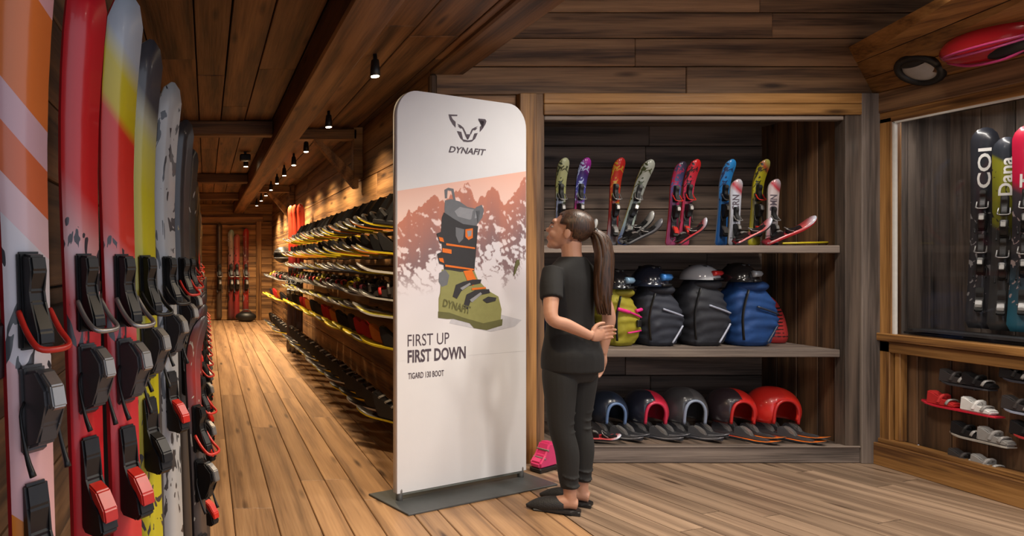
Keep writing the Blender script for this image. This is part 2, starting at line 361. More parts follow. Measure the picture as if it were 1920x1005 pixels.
# bindings: local z along the ski, -y away from it
def toe_mesh():
    bm = bmesh.new()
    add_prism(bm, [(0, 0.15), (-0.018, 0.15), (-0.022, -0.10), (0, -0.10)], -0.034, 0.034)
    add_prism(bm, [(-0.015, 0.145), (-0.055, 0.14), (-0.062, 0.10), (-0.04, 0.05), (-0.045, 0.02), (-0.085, -0.05), (-0.088, -0.085), (-0.06, -0.10), (-0.015, -0.08)], -0.024, 0.024)
    bmesh.ops.bevel(bm, geom=bm.edges[:], offset=0.006, segments=2, affect='EDGES'); return bm_mesh(bm)
def bail_mesh():
    return tube_mesh([(-0.045, -0.03, 0.0), (-0.047, -0.07, -0.05), (-0.044, -0.115, -0.085), (0, -0.125, -0.092), (0.044, -0.115, -0.085), (0.047, -0.07, -0.05), (0.045, -0.03, 0.0)], 0.008, 8, 4)
def heel_mesh():
    bm = bmesh.new()
    add_prism(bm, [(0, 0.09), (-0.02, 0.09), (-0.03, -0.12), (0, -0.14)], -0.036, 0.036)
    add_prism(bm, [(-0.015, 0.075), (-0.07, 0.085), (-0.115, 0.04), (-0.12, 0.0), (-0.085, -0.05), (-0.075, -0.10), (-0.02, -0.12)], -0.03, 0.03)
    bmesh.ops.bevel(bm, geom=bm.edges[:], offset=0.007, segments=2, affect='EDGES'); return bm_mesh(bm)
def lever_mesh():
    return prism_mesh([(-0.085, 0.082), (-0.125, 0.05), (-0.137, 0.0), (-0.122, -0.012), (-0.105, 0.03), (-0.075, 0.065)], -0.02, 0.02, 0.004)
def brake_mesh():
    bm = bmesh.new()
    for s in (-1, 1): add_tube(bm, [(s * 0.03, -0.02, 0.0), (s * 0.048, -0.03, -0.03), (s * 0.052, -0.06, -0.12), (s * 0.05, -0.085, -0.17)], [0.004, 0.004, 0.006, 0.009], 6, 3)
    return bm_mesh(bm, smooth=True)
def rental_mesh():
    bm = bmesh.new()
    add_prism(bm, [(0, 0.16), (-0.02, 0.16), (-0.03, 0.10), (-0.022, 0.03), (-0.05, -0.03), (-0.095, -0.06), (-0.11, -0.12), (-0.08, -0.145), (-0.02, -0.13), (0, -0.13)], -0.034, 0.034)
    bmesh.ops.bevel(bm, geom=bm.edges[:], offset=0.007, segments=2, affect='EDGES'); return bm_mesh(bm)
def claw_mesh():
    return prism_mesh([(-0.03, 0.02), (-0.075, 0.0), (-0.112, -0.05), (-0.118, -0.09), (-0.10, -0.085), (-0.085, -0.045), (-0.035, -0.02)], -0.028, 0.028, 0.005)
_cache = {}
def cm(fn, mat):
    k = (fn.__name__, mat.name)
    if k not in _cache:
        me = fn(); me.materials.append(mat); _cache[k] = me
    return _cache[k]
def bindings(t, z, s, accent, accent2, mode='full', y=-0.006):
    """binding set whose middle sits at height z of the ski; s = size"""
    S = lambda zz: Matrix.Translation((0, y, zz)) @ Matrix.Scale(s, 4)
    if mode in ('full', 'double'):
        a = link('toe_binding', cm(toe_mesh, BLACK), None, t, S(z + 0.13 * s)); link('bail', cm(bail_mesh, accent), None, a)
        h = link('heel_binding', cm(heel_mesh, GREYP if mode == 'double' else BLACK), None, t, S(z - 0.10 * s)); link('heel_lever', cm(lever_mesh, SILVER), None, h)
        link('brake', cm(brake_mesh, BLACK), None, h)
    if mode in ('double', 'low'):
        zz = z - 0.47 * s if mode == 'double' else z
        c = link('heel_clamp', cm(rental_mesh, BLACK), None, t, S(zz)); link('claw', cm(claw_mesh, accent2), None, c)
def stand_ski(name, label, cat, x, d, z, L, yaw, lean_x, lean_y, topmat, edgemat, wd=0.1, up=0.09, tip=0.28, group=None, th=0.012, mesh=None):
    M = Matrix.Translation((x, d, z)) @ Matrix.Rotation(lean_x, 4, 'Y') @ Matrix.Rotation(lean_y, 4, 'X') @ Matrix.Rotation(yaw, 4, 'Z')
    t = thing(name, label, cat, group=group, M=M)
    me = mesh or ski_mesh(L, wd, tip, up, th)
    if not me.materials: me.materials.append(topmat); me.materials.append(edgemat)
    link('ski_board', me, None, t); return t
EDGE_D = plain('dark_edge', (0.03, 0.03, 0.035), 0.35); EDGE_R = plain('red_edge', (0.55, 0.02, 0.03), 0.3)
EDGE_W = plain('pale_edge', (0.55, 0.55, 0.5), 0.35); EDGE_Y = plain('yellow_edge', (0.62, 0.5, 0.03), 0.35)
# ================================================================== LEFT WALL SKIS
rk = thing('ski_rack', 'black metal wall rack behind the row of standing skis', 'rack', (LW, 0, 0))
for z in (0.42, 1.24):
    link('rail', box_mesh((0.03, 10.6, 0.09), 0.004, (0.02, 6.1, z)), DKMETAL, rk)
for k in range(9): link('rack_post', box_mesh((0.04, 0.04, 1.5), 0.003, (0.02, 0.9 + k * 1.3, 0.75)), DKMETAL, rk)
plank(None, (LW + 0.19, 6.1, 0.015), 10.6, 0.38, 0.03, 'yxz', W_DARK, 'foot_ledge_left')['kind'] = 'structure'  # low foot ledge that the standing skis rest on
LS = 1.93; Z0 = 0.031
m_orange = ski_mat('orange_pink_ski', LS, [(0, (.75, .16, .03)), (.36, (.8, .25, .03)), (.47, (.85, .5, .52)), (.60, (.75, .70, .74)), (.72, (.8, .55, .58)), (.755, (.75, .17, .06)), (.80, (.72, .45, .5)), (.835, (.78, .2, .04)), (.93, (.8, .42, .45)), (1, (.75, .2, .05))], (.05, .05, .06), (.58, .70), 16, .55, (1, 1, .3), const=True)
m_red = ski_mat('red_white_ski', LS, [(0, (.62, .02, .03)), (.55, (.68, .02, .03)), (.64, (.72, .06, .07)), (.70, (.74, .50, .52)), (.735, (.70, .3, .3)), (.78, (.70, .02, .02)), (1, (.62, .015, .03))], (.05, .04, .05), (.60, .735), 17, .53, (1, 1, .35))
m_red2 = ski_mat('red_ski_yellow_grey_tip', LS, [(0, (.62, .02, .03)), (.62, (.72, .05, .06)), (.68, (.74, .45, .47)), (.73, (.72, .05, .03)), (.855, (.72, .03, .02)), (.872, (.62, .5, .01)), (.915, (.6, .52, .03)), (.945, (.42, .48, .55)), (1, (.46, .52, .6))], (.06, .05, .06), (.60, .72), 17, .53, (1, 1, .35))
m_yel = ski_mat('yellow_black_ski', LS, [(0, (.55, .5, .02)), (.8, (.58, .52, .02)), (.87, (.55, .52, .12)), (.90, (.42, .42, .3)), (.93, (.06, .06, .07)), (1, (.05, .05, .06))], (.04, .04, .05), (.12, .56), 22, .56, (1, 1, .5))
m_grey = ski_mat('grey_printed_ski', LS, [(0, (.5, .5, .5)), (.5, (.42, .43, .44)), (1, (.40, .41, .41))], (.04, .04, .045), (.25, .98), 15, .55, (1, 1, .35))
m_dark = ski_mat('dark_ski', LS, [(0, (.05, .04, .035)), (.6, (.07, .055, .04)), (.8, (.035, .03, .03)), (1, (.03, .028, .03))], (.3, .22, .08), (.5, .78), 14, .63, (1, 1, .4))
m_bw = ski_mat('black_white_ski', LS, [(0, (.04, .04, .045)), (.5, (.05, .05, .05)), (1, (.04, .04, .04))], (.5, .5, .5), (.1, .95), 14, .64, (1, 1, .4))
m_blk = ski_mat('black_red_ski', LS, [(0, (.04, .035, .035)), (.45, (.05, .04, .04)), (.7, (.4, .03, .03)), (.78, (.05, .04, .04)), (1, (.04, .035, .035))], (.45, .4, .36), (.1, .5), 18, .66)
mesh_L = {}
def Lmesh(mat, edge, wd=0.105):
    k = (mat.name, edge.name)
    if k not in mesh_L:
        me = ski_mesh(LS, wd, 0.45, 0.06); me.materials.append(mat); me.materials.append(edge); mesh_L[k] = me
    return mesh_L[k]
GL = 'skis standing along the left wall'
rows = [  # x, d, mat, edge, bail, claw, label
    (-0.292, 1.06, m_orange, EDGE_R, RED, RED, 'orange, pink and white ski with red binding bail'),
    (-0.252, 1.33, m_red, EDGE_R, SILVER, RED, 'red ski with white splashes, beside the red ski with grey tip'),
    (-0.186, 1.42, m_red2, EDGE_R, SILVER, RED, 'red ski with yellow and pale grey tip'),
    (-0.162, 1.71, m_yel, EDGE_W, BLACK, BLACK, 'yellow ski with black scribbles and black tip'),
    (-0.127, 2.11, m_grey, EDGE_W, BLACK, RED, 'grey ski with black printed blotches'),
    (-0.097, 2.66, m_dark, EDGE_D, RED, RED, 'dark brown ski with faint gold print'),
    (-0.085, 3.35, m_bw, EDGE_W, RED, RED, 'black ski with pale marks, just past the dark brown ski')]
for x, d, mt, eg, a1, a2, lab in rows:
    lean = math.atan2(-0.055, 1.9)
    t = stand_ski('ski', lab, 'ski', x + 0.03, d, Z0, LS, R(47 if d < 2.5 else 42), lean, 0, mt, eg, group=GL, mesh=Lmesh(mt, eg))
    bindings(t, 1.19, 0.64, a1, a2, 'double')
k = 0
for i in range(20):
    d = 3.75 + i * 0.42; mt, eg, lab = [(m_blk, EDGE_R, 'black and red ski further along the left row'), (m_dark, EDGE_D, 'dark brown ski further along the left row'), (m_bw, EDGE_D, 'black and grey ski further along the left row')][i % 3]
    t = stand_ski('ski', lab, 'ski', -0.075 + random.uniform(-.02, .015), d, Z0 + (-0.0), LS, R(random.uniform(32, 52)), math.atan2(-0.06, 1.9), 0, mt, eg, group=GL, mesh=Lmesh(mt, eg))
    bindings(t, 1.12 + random.uniform(-.1, .14), 0.72, [RED, BLACK, RED][i % 3], RED, 'double')
# shorter skis standing in front of the row
JL = 1.15
m_jun = ski_mat('junior_black_ski', JL, [(0, (.04, .04, .045)), (.6, (.06, .05, .05)), (.8, (.35, .03, .03)), (1, (.05, .05, .05))], (.5, .48, .4), (.1, .9), 16, .64)
mj = ski_mesh(JL, 0.09, 0.22, 0.07); mj.materials.append(m_jun); mj.materials.append(EDGE_D)
for i in range(13):
    d = (2.40, 3.02)[i] if i < 2 else 3.96 + (i - 2) * 0.42
    t = stand_ski('junior_ski', 'short black and red ski standing low in front of the long skis', 'ski', -0.01, d, Z0, JL, R(50), math.atan2(-0.05, 1.1), 0, m_jun, EDGE_D, group='short skis in front of the left row', mesh=mj)
    bindings(t, 0.62, 0.7, RED, RED, 'full'); bindings(t, 0.22, 0.7, RED, RED, 'low')

# ================================================================== RIGHT WALL RACK
def highback_mesh():
    bm = bmesh.new(); rings = []
    for i in range(9):
        t = i / 8; z = 0.02 + 0.20 * t; r = 0.052 * (1 - 0.25 * t); cy = -0.02 + 0.05 * t * t
        half = R(115 - 45 * t); ring = []
        for k in range(9):
            a = -half + 2 * half * k / 8; ring.append(bm.verts.new((r * math.sin(a), cy + r * math.cos(a), z)))
        rings.append(ring)
    for a, b in zip(rings, rings[1:]):
        for k in range(8): bm.faces.new((a[k], a[k + 1], b[k + 1], b[k]))
    bmesh.ops.solidify(bm, geom=bm.faces[:], thickness=0.012)
    add_box(bm, (0, -0.02, 0.015), (0.10, 0.16, 0.03), None, 0.006)
    add_tube(bm, [(-0.052, -0.02, 0.05), (-0.03, -0.065, 0.085), (0.03, -0.065, 0.085), (0.052, -0.02, 0.05)], 0.013, 8, 3)
    return bm_mesh(bm, smooth=False)
def pad_mesh():
    return prism_mesh([(-0.12, 0.0), (-0.125, 0.03), (-0.06, 0.055), (0.03, 0.10), (0.10, 0.165), (0.125, 0.16), (0.10, 0.07), (0.06, 0.0)], -0.045, 0.045, 0.012)
def chunk_mesh():
    bm = bmesh.new()
    add_prism(bm, [(-0.11, 0.0), (-0.12, 0.03), (-0.08, 0.05), (0.0, 0.06), (0.05, 0.11), (0.09, 0.12), (0.10, 0.0)], -0.042, 0.042)
    bmesh.ops.bevel(bm, geom=bm.edges[:], offset=0.01, segments=2, affect='EDGES')
    add_tube(bm, [(-0.046, 0.0, 0.03), (-0.03, -0.02, 0.09), (0.03, -0.02, 0.09), (0.046, 0.0, 0.03)], 0.012, 8, 3)
    return bm_mesh(bm)
def strap_mesh():
    return tube_mesh([(-0.048, -0.06, 0.02), (-0.035, -0.075, 0.062), (0.035, -0.075, 0.062), (0.048, -0.06, 0.02)], 0.011, 8, 3, 0.5)
def stripes_mesh():
    bm = bmesh.new()
    for i in range(4): add_box(bm, (0, -0.07 + 0.045 * i, 0.066 + 0.022 * i), (0.092, 0.014, 0.012), Matrix.Rotation(R(30), 3, 'X'))
    return bm_mesh(bm)
C = {n: plain('rack_' + n, c, 0.35) for n, c in dict(yellow=(.62, .48, .02), orange=(.65, .2, .03), red=(.5, .03, .03), white=(.62, .62, .6), blue=(.25, .33, .5), black=(.02, .02, .022), dark=(.045, .04, .04), grey=(.28, .27, .26), olive=(.36, .32, .04), pink=(.5, .12, .18), teal=(.05, .25, .25)).items()}
board_cache = {}
def rack_board(top, edge, L=0.46, wd=0.13):
    k = (top, edge, L)
    if k not in board_cache:
        me = ski_mesh(L, wd, 0.16, 0.045, 0.014, 14); me.materials.append(C[top]); me.materials.append(C[edge]); board_cache[k] = me
    return board_cache[k]
wrk = thing('wall_rack', 'long dark rail rack carrying seven rows of boards on the right wall', 'rack', (RW, 0, 0))
ROWS = [  # z, binding fn, list of (top, edge, binding colour, strap), noun, tilt, n spacing
    (1.60, highback_mesh, [('black', 'yellow', 'black', 'dark'), ('black', 'orange', 'black', 'grey')], 'black board with tall black high-back binding on the top rack row', 16),
    (1.42, pad_mesh, [('black', 'yellow', 'black', 'grey'), ('dark', 'orange', 'black', 'black')], 'black board with slanted black foot pad on the second rack row', 14),
    (1.28, None, [('grey', 'white', None, None), ('black', 'yellow', None, None), ('dark', 'blue', None, None)], 'thin bare board on the third rack row', 10),
    (1.09, chunk_mesh, [('black', 'white', 'dark', 'red'), ('dark', 'blue', 'olive', 'yellow'), ('black', 'white', 'black', 'pink'), ('black', 'white', 'black', 'grey')], 'board with chunky coloured binding on the fourth rack row', 12),
    (0.97, None, [('olive', 'white', None, None), ('grey', 'yellow', None, None), ('dark', 'white', None, None)], 'thin bare board on the fifth rack row', 10),
    (0.74, pad_mesh, [('yellow', 'yellow', 'black', 'red'), ('yellow', 'olive', 'dark', 'orange'), ('yellow', 'yellow', 'red', 'black'), ('dark', 'yellow', 'orange', 'black')], 'yellow board with red or black foot pad on the sixth rack row', 12),
    (0.22, pad_mesh, [('dark', 'yellow', 'black', 'grey'), ('dark', 'white', 'black', 'grey')], 'dark board with grey striped foot pad on the lowest rack row', 10)]
YAW = R(52)
def rack_item(x, d, z, row, i, sc_=1.0):
    zz, fn, variants, lab, tilt = ROWS[row]; top, edge, bc, st = variants[(i * 7 + i // 3) % len(variants)]
    # ski axis (local z) -> towards the aisle and away from the camera, tip raised
    yw = YAW + random.uniform(-.08, .08); ti = R(tilt * .45 + random.uniform(-1.5, 1.5))
    zl = Vector((-math.sin(yw) * math.cos(ti), math.cos(yw) * math.cos(ti), math.sin(ti))); xl = Vector((math.cos(yw), math.sin(yw), 0)); yl = zl.cross(xl)
    M = Matrix((xl, yl, zl)).transposed().to_4x4() @ Matrix.Scale(sc_, 4); M.translation = (x, d, z)
    colour = {'yellow': 'yellow-edged ', 'orange': 'orange-edged ', 'white': 'white-edged ', 'blue': 'blue-edged ', 'olive': 'olive-edged '}[edge]
    if row == 3: lab = 'board with chunky %s binding and %s strap on the fourth rack row' % (bc, st)
    if row == 5: lab = '%s board with %s foot pad and %s strap on the sixth rack row' % (top, bc, st)
    if row == 1: lab = '%s board with slanted black foot pad and %s strap on the second rack row' % (top, st)
    if row in (2, 4): lab = 'thin bare %s board on the %s rack row' % (top, 'third' if row == 2 else 'fifth')
    t = thing('rack_board', colour + lab, 'board', group='boards on rack row %d of the right wall' % (row + 1), M=M)
    link('board', rack_board(top, edge), None, t)
    if fn:
        # binding frame: its z is the board's -y, its -y the tip direction
        B = Matrix(((1, 0, 0, 0), (0, 0, -1, -0.006), (0, -1, 0, 0.20), (0, 0, 0, 1)))
        if fn is pad_mesh: B = Matrix(((-1, 0, 0, 0), (0, 0, -1, -0.006), (0, 1, 0, 0.20), (0, 0, 0, 1)))
        b_ = link('binding', cm(fn, C[bc]), None, t, B @ Matrix.Scale(1.2 if fn is highback_mesh else 0.86 if row in (1, 5) else 1.12, 4))
        if fn is pad_mesh and row == 6: link('stripes', cm(stripes_mesh, C['grey']), None, b_)
        elif fn is not highback_mesh: link('strap', cm(strap_mesh, C[st]), None, b_)
for r_, (z, fn, va, lab, tilt) in enumerate(ROWS):
    d = 4.45 if r_ < 6 else 4.5; i = 0; end = 9.3
    while d < end:
        rack_item(RW - 0.06, d, z, r_, i); d += (0.28, 0.28, 0.245, 0.26, 0.245, 0.26, 0.34)[r_]; i += 1
    link('rail', box_mesh((0.035, 4.9, 0.03), 0.003, (-0.11, 6.86, z - 0.005)), DKMETAL, wrk)
    for kk in range(5): link('rail_arm', box_mesh((0.12, 0.03, 0.03), 0.003, (-0.055, 4.6 + kk * 1.15, z - 0.01)), DKMETAL, wrk)
    if r_ in (3, 5, 6):
        for q in range(5): rack_item(RW - 0.06, 10.6 + q * 0.42, z - 0.05, r_, q)
        link('rail', box_mesh((0.035, 2.3, 0.03), 0.003, (-0.11, 11.6, z - 0.055)), DKMETAL, wrk)
# red skis standing at the end of the rack
TL = 2.22
m_tall = ski_mat('tall_red_ski', TL, [(0, (.05, .035, .035)), (.45, (.06, .03, .03)), (.62, (.3, .03, .03)), (.74, (.62, .05, .025)), (1, (.7, .07, .03))], (.04, .03, .03), (.7, .95), 9, .62)
mt_ = ski_mesh(TL, 0.12, 0.3, 0.08); mt_.materials.append(m_tall); mt_.materials.append(EDGE_D)
for i, (px, dd) in enumerate(((541, 9.75), (549, 9.6), (558, 9.45))):
    t = stand_ski('tall_ski', 'tall ski with bright red tip standing at the end of the right rack', 'ski', (px - CX) / F_PX * dd + 0.02, dd, 0, TL - 0.0, R(-25), R(1), 0, m_tall, EDGE_D, group='red-tipped skis at the rack end', mesh=mt_)
    bindings(t, 1.0, 1.0, BLACK, RED, 'full')
bag = thing('gear_bag', 'black padded gear bag hanging on the right wall past the red skis', 'bag', (RW - 0.02, 11.0, 1.36))
bm = bmesh.new(); add_ell(bm, (-0.21, 0, 0.13), (0.16, 0.2, 0.14)); link('body', bm_mesh(bm, smooth=True), BLACK, bag)
for z in (0.07, 0.17): link('strap', tube_mesh([(-0.36, -0.1, z), (-0.28, -0.2, z), (-0.1, -0.2, z), (0, -0.12, z)], 0.012, 8, 3), GREYP, bag)
# skis on the end wall
EL = 2.2
for px, topy, cs, ink, lab, eg in ((411, 417, [(0, (.09, .06, .04)), (1, (.07, .05, .04))], None, 'dark brown ski with orange edges on the end wall', C['orange']),
                             (433, 430, [(0, (.1, .03, .03)), (.5, (.4, .05, .04)), (.9, (.5, .5, .5)), (1, (.3, .5, .5))], (.03, .03, .03), 'red and black ski with white lettering and pale tip on the end wall', EDGE_D),
                             (444, 439, [(0, (.2, .03, .03)), (.5, (.55, .04, .04)), (1, (.5, .15, .15))], (.04, .03, .03), 'narrow red ski with black flecks on the end wall', EDGE_D),
                             (461, 428, [(0, (.05, .03, .03)), (.4, (.5, .03, .02)), (.7, (.1, .04, .04)), (1, (.5, .04, .04))], (.4, .3, .3), 'black ski with red middle above the black bag', EDGE_R)):
    dd = END - 0.12; Lh = (600 - topy) / F_PX * dd - 0.02
    mt = ski_mat(lab[:24], Lh, cs, ink, (.1, .9), 7, .58)
    t = stand_ski('ski', lab, 'ski', (px - CX) / F_PX * dd, dd, 0.02, Lh, R(8), 0, 0, mt, eg, 0.15, 0.06, 0.2)
    bindings(t, 0.95, 1.2, SILVER, RED, 'full', -0.008)
bb = thing('duffel_bag', 'black duffel bag on the floor below the end wall skis', 'bag', (0.9, END - 0.42, 0))
bm = bmesh.new(); add_ell(bm, (0, 0, 0.11), (0.24, 0.14, 0.12)); link('body', bm_mesh(bm, smooth=True), BLACK, bb)
link('handle', tube_mesh([(-0.12, -0.05, 0.2), (-0.06, -0.09, 0.27), (0.06, -0.09, 0.27), (0.12, -0.05, 0.2)], 0.012, 8, 3), GREYP, bb)

# ================================================================== BANNER
BL, BRt = Vector((1.088, 3.65)), Vector((2.033, 4.07)); BWD = (BRt - BL).length
bang = math.atan2(BRt.y - BL.y, BRt.x - BL.x); H0, H1 = 0.055, 2.37
U = Vector((math.cos(bang), math.sin(bang))); NB = Vector((math.sin(bang), -math.cos(bang)))
ban = thing('banner_stand', 'tall white fabric banner with ski boot picture on a flat grey base', 'banner', (BL.x, BL.y, 0), bang)
def bp(px, py):
    """pixel -> (u, v) on the banner face"""
    dx, dz = (px - CX) / F_PX, -(py - CY) / F_PX
    t = (BL.x * NB.x + BL.y * NB.y) / (dx * NB.x + NB.y); p = Vector((dx * t, t)) - BL
    return p.dot(U), CAMZ + dz * t
FAB = plain('white_fabric', (0.77, 0.775, 0.80), 0.75, 0, 0.02, 9, 0, 0.35)
def banner_mesh():
    rc = 0.15; pts = [(0.0, H0), (BWD, H0)]
    pts += [(BWD - rc + rc * math.cos(R(a)), H1 - rc + rc * math.sin(R(a))) for a in range(0, 91, 10)]
    pts += [(rc + rc * math.cos(R(a)), H1 - rc + rc * math.sin(R(a))) for a in range(90, 181, 10)]
    bm = bmesh.new(); f = [bm.verts.new((u, 0, v)) for u, v in pts]; k = [bm.verts.new((u, 0.034, v)) for u, v in pts]
    bm.faces.new(f); bm.faces.new(k[::-1]); n = len(pts)
    sides = [bm.faces.new((f[i], k[i], k[(i + 1) % n], f[(i + 1) % n])) for i in range(n)]
    for f_ in sides: f_.smooth = True
    return bm_mesh(bm)
link('fabric', banner_mesh(), FAB, ban)
STEEL = plain('grey_steel', (0.10, 0.11, 0.115), 0.45, 0.4)
link('base_plate', box_mesh((1.17, 0.34, 0.010), 0.002, (BWD / 2 - 0.0, 0.0, 0.006)), STEEL, ban)
for u in (0.03, BWD - 0.03): link('tube_foot', lathe_mesh([(0.019, 0.008), (0.019, 0.07), (0.017, 0.08)], 14), SILVER, ban, Matrix.Translation((u, 0.017, 0)))
link('frame_tube', box_mesh((BWD - 0.06, 0.022, 0.022), 0.004, (BWD / 2, 0.017, 0.048)), plain('tube_olive', (.22, .23, .2), .5), ban)
# printed picture: colours per vertex of a fine grid lying on the fabric
def hsh(i, j, s): 
    v = math.sin(i * 127.1 + j * 311.7 + s * 74.7) * 43758.5453; return v - math.floor(v)
def vn(x, y, s):
    i, j = math.floor(x), math.floor(y); fx, fy = x - i, y - j; fx, fy = fx * fx * (3 - 2 * fx), fy * fy * (3 - 2 * fy)
    return (hsh(i, j, s) * (1 - fx) + hsh(i + 1, j, s) * fx) * (1 - fy) + (hsh(i, j + 1, s) * (1 - fx) + hsh(i + 1, j + 1, s) * fx) * fy
def fbm(x, y, s, o=5): return sum(vn(x * 2 ** k, y * 2 ** k, s + k) * 0.5 ** (k + 1) for k in range(o)) / (1 - 0.5 ** o)
def ridge(f):
    """height of the skyline (pixel rows) across the banner, f in 0..1"""
    base = [(0, 425), (.08, 400), (.16, 392), (.26, 372), (.34, 380), (.43, 358), (.52, 350), (.60, 380), (.68, 352), (.76, 362), (.82, 385), (.9, 362), (1, 335)]
    for (a, ya), (b, yb) in zip(base, base[1:]):
        if a <= f <= b: return ya + (yb - ya) * (f - a) / (b - a)
    return 335
def mixc(a, b, t): t = max(0, min(1, t)); return tuple(x + (y - x) * t for x, y in zip(a, b))
def picture():
    nu, nv = 230, 270; m_top = (bp(746, 358)[1], bp(987, 321)[1]); vb = bp(860, 668)[1]
    vs, cols, fs = [], [], []
    for j in range(nv + 1):
        for i in range(nu + 1):
            f = i / nu; u = 0.002 + f * (BWD - 0.004); vt = m_top[0] + (m_top[1] - m_top[0]) * f; v = vb + (vt - vb) * j / nv
            vs.append((u, -0.0006, v))
            row = 358 - 37 * f + (1 - j / nv) * (310 + 37 * f)          # picture row in photo pixels
            sky = mixc((.86, .50, .40), (.87, .62, .54), (row - 330) / 60)
            sk = ridge(f) + (fbm(f * 26, 3.3, 5) - .5) * 34
            c = sky
            if row > sk:
                dep = (row - sk) / 130; n1 = fbm(f * 11 + row * .035, row * .03 - f * 3, 11); n2 = 1 - abs(2 * fbm(f * 22 - row * .05, row * .07 + f * 6, 23, 6) - 1) * 1.6
                rock = mixc((.56, .21, .14), (.24, .15, .16), dep * 1.3); snow = mixc((.87, .60, .53), (.73, .69, .74), dep * 1.2)
                thr = .36 + dep * .22 + max(0, dep - .6) * .15 + (0.10 if (.3 < f < .62 and dep > .6) else 0)
                k = (0.5 * n1 + 0.5 * n2 - thr) * 12 + .5
                c = mixc(snow, rock, k)
                c = mixc(c, (.70, .67, .72), (row - 505) / 50 * (1.0 if f < .75 else .7))
            if row > 540: c = mixc(c, mixc((.70, .68, .73), (.77, .775, .80), (row - 560) / 100), (row - 538) / 18)
            cols.append((*c, 1))
    for j in range(nv):
        for i in range(nu): a = j * (nu + 1) + i; fs.append((a, a + 1, a + nu + 2, a + nu + 1))
    me = bpy.data.meshes.new('picture'); me.from_pydata(vs, [], fs)
    at = me.color_attributes.new('ink', 'FLOAT_COLOR', 'POINT')
    at.data.foreach_set('color', [x for c in cols for x in c]); return me
def print_mat():
    m, nt, N, L, b = nodes_of('printed_picture'); a = N.new('ShaderNodeVertexColor'); a.layer_name = 'ink'
    L.new(a.outputs['Color'], b.inputs['Base Color']); b.inputs['Roughness'].default_value = 0.7; return m
link('printed_picture', picture(), print_mat(), ban)
def poly_print(name, polys, parent=ban, y0=-0.0012):
    """polys: (list of pixel points, material); later ones lie over earlier ones"""
    bm = bmesh.new(); mats = []
    for n, (pts, mt) in enumerate(polys):
        if mt not in mats: mats.append(mt)
        vs = [bm.verts.new((bp(*p)[0], y0 - n * 0.00012, bp(*p)[1])) for p in pts]
        f = bm.faces.new(vs); f.material_index = mats.index(mt)
    bmesh.ops.triangulate(bm, faces=bm.faces[:])
    me = bpy.data.meshes.new(name); bm.to_mesh(me); bm.free()
    return link(name, me, mats, parent)
INK = plain('dark_ink', (0.085, 0.065, 0.085), 0.6)
z6 = lambda l: [(730 + x / 2.393, 140 + y / 2.393) for x, y in l]
poly_print('leopard_logo', [(z6(l), INK) for l in (
    [(265, 178), (305, 180), (304, 186), (277, 186), (284, 200), (297, 212), (297, 238), (285, 224), (271, 202)],
    [(435, 209), (430, 200), (399, 197), (399, 203), (424, 209), (420, 220), (406, 234), (405, 258), (419, 242), (431, 222)],
    [(303, 220), (318, 226), (332, 238), (344, 262), (344, 268), (338, 267), (328, 243), (316, 232)],
    [(398, 232), (384, 236), (370, 244), (362, 262), (362, 268), (366, 268), (374, 250), (386, 241)],
    [(307, 229), (322, 231), (330, 240), (318, 241)], [(395, 240), (381, 240), (371, 248), (384, 250)],
    [(338, 267), (364, 268), (359, 279), (353, 281), (353, 291), (350, 291), (350, 281), (343, 279)],
    [(303, 253), (322, 257), (330, 290), (351, 295), (351, 302), (334, 300), (318, 284)],
    [(396, 262), (381, 264), (372, 292), (351, 295), (351, 302), (370, 300), (384, 288)])])
def text_mesh(s, bold=0.0, shear=0.0):
    cu = bpy.data.curves.new('t', 'FONT'); cu.body = s; cu.size = 1; cu.offset = bold; cu.shear = shear; cu.resolution_u = 3
    o = bpy.data.objects.new('t', cu); COL.objects.link(o); bpy.context.view_layer.update()
    me = bpy.data.meshes.new_from_object(o.evaluated_get(bpy.context.evaluated_depsgraph_get())); bpy.data.objects.remove(o)
    xs = [v.co.x for v in me.vertices]; ys = [v.co.y for v in me.vertices]
    x0, x1, y0, y1 = min(xs), max(xs), min(ys), max(ys)
    for v in me.vertices: v.co = ((v.co.x - x0) / (x1 - x0), (v.co.y - y0) / (y1 - y0), 0)     # unit box
    return me
def text_on(name, s, parent, M, wd, ht, mat, bold=0.0, shear=0.0):
    me = text_mesh(s, bold, shear)
    for v in me.vertices: v.co = (v.co.x * wd, 0, v.co.y * ht)
    return link(name, me, mat, parent, M)
def ban_text(name, s, xl, yb, xr, yt, bold=0.0, shear=0.0):
    u0, v0 = bp(xl, yb); u1, _ = bp(xr, yb); _, v1 = bp(xl, yt)
    text_on(name, s, ban, Matrix.Translation((u0, -0.0016, v0)), u1 - u0, v1 - v0, INK, bold, shear)
ban_text('brand_lettering', 'DYNAFIT', 841, 285.5, 911, 273.5, 0.02, 0.3)
ban_text('headline', 'FIRST UP', 764, 650, 842, 627.5); ban_text('headline', 'FIRST DOWN', 764, 681, 873, 656.5, 0.03)
ban_text('subline', 'TIGARD 130 BOOT', 765, 711, 832, 699.5, 0.012)
OLIVE = plain('print_olive', (.27, .27, .10), .6); OLIVD = plain('print_dark_olive', (.13, .13, .05), .6); CUFF = plain('print_charcoal', (.035, .035, .04), .6)
LINER = plain('print_grey', (.15, .16, .18), .6); LINERL = plain('print_light_grey', (.28, .29, .32), .6); ORG = plain('print_orange', (.75, .17, .02), .6); SHADE = plain('print_shadow', (.55, .55, .60), .7)
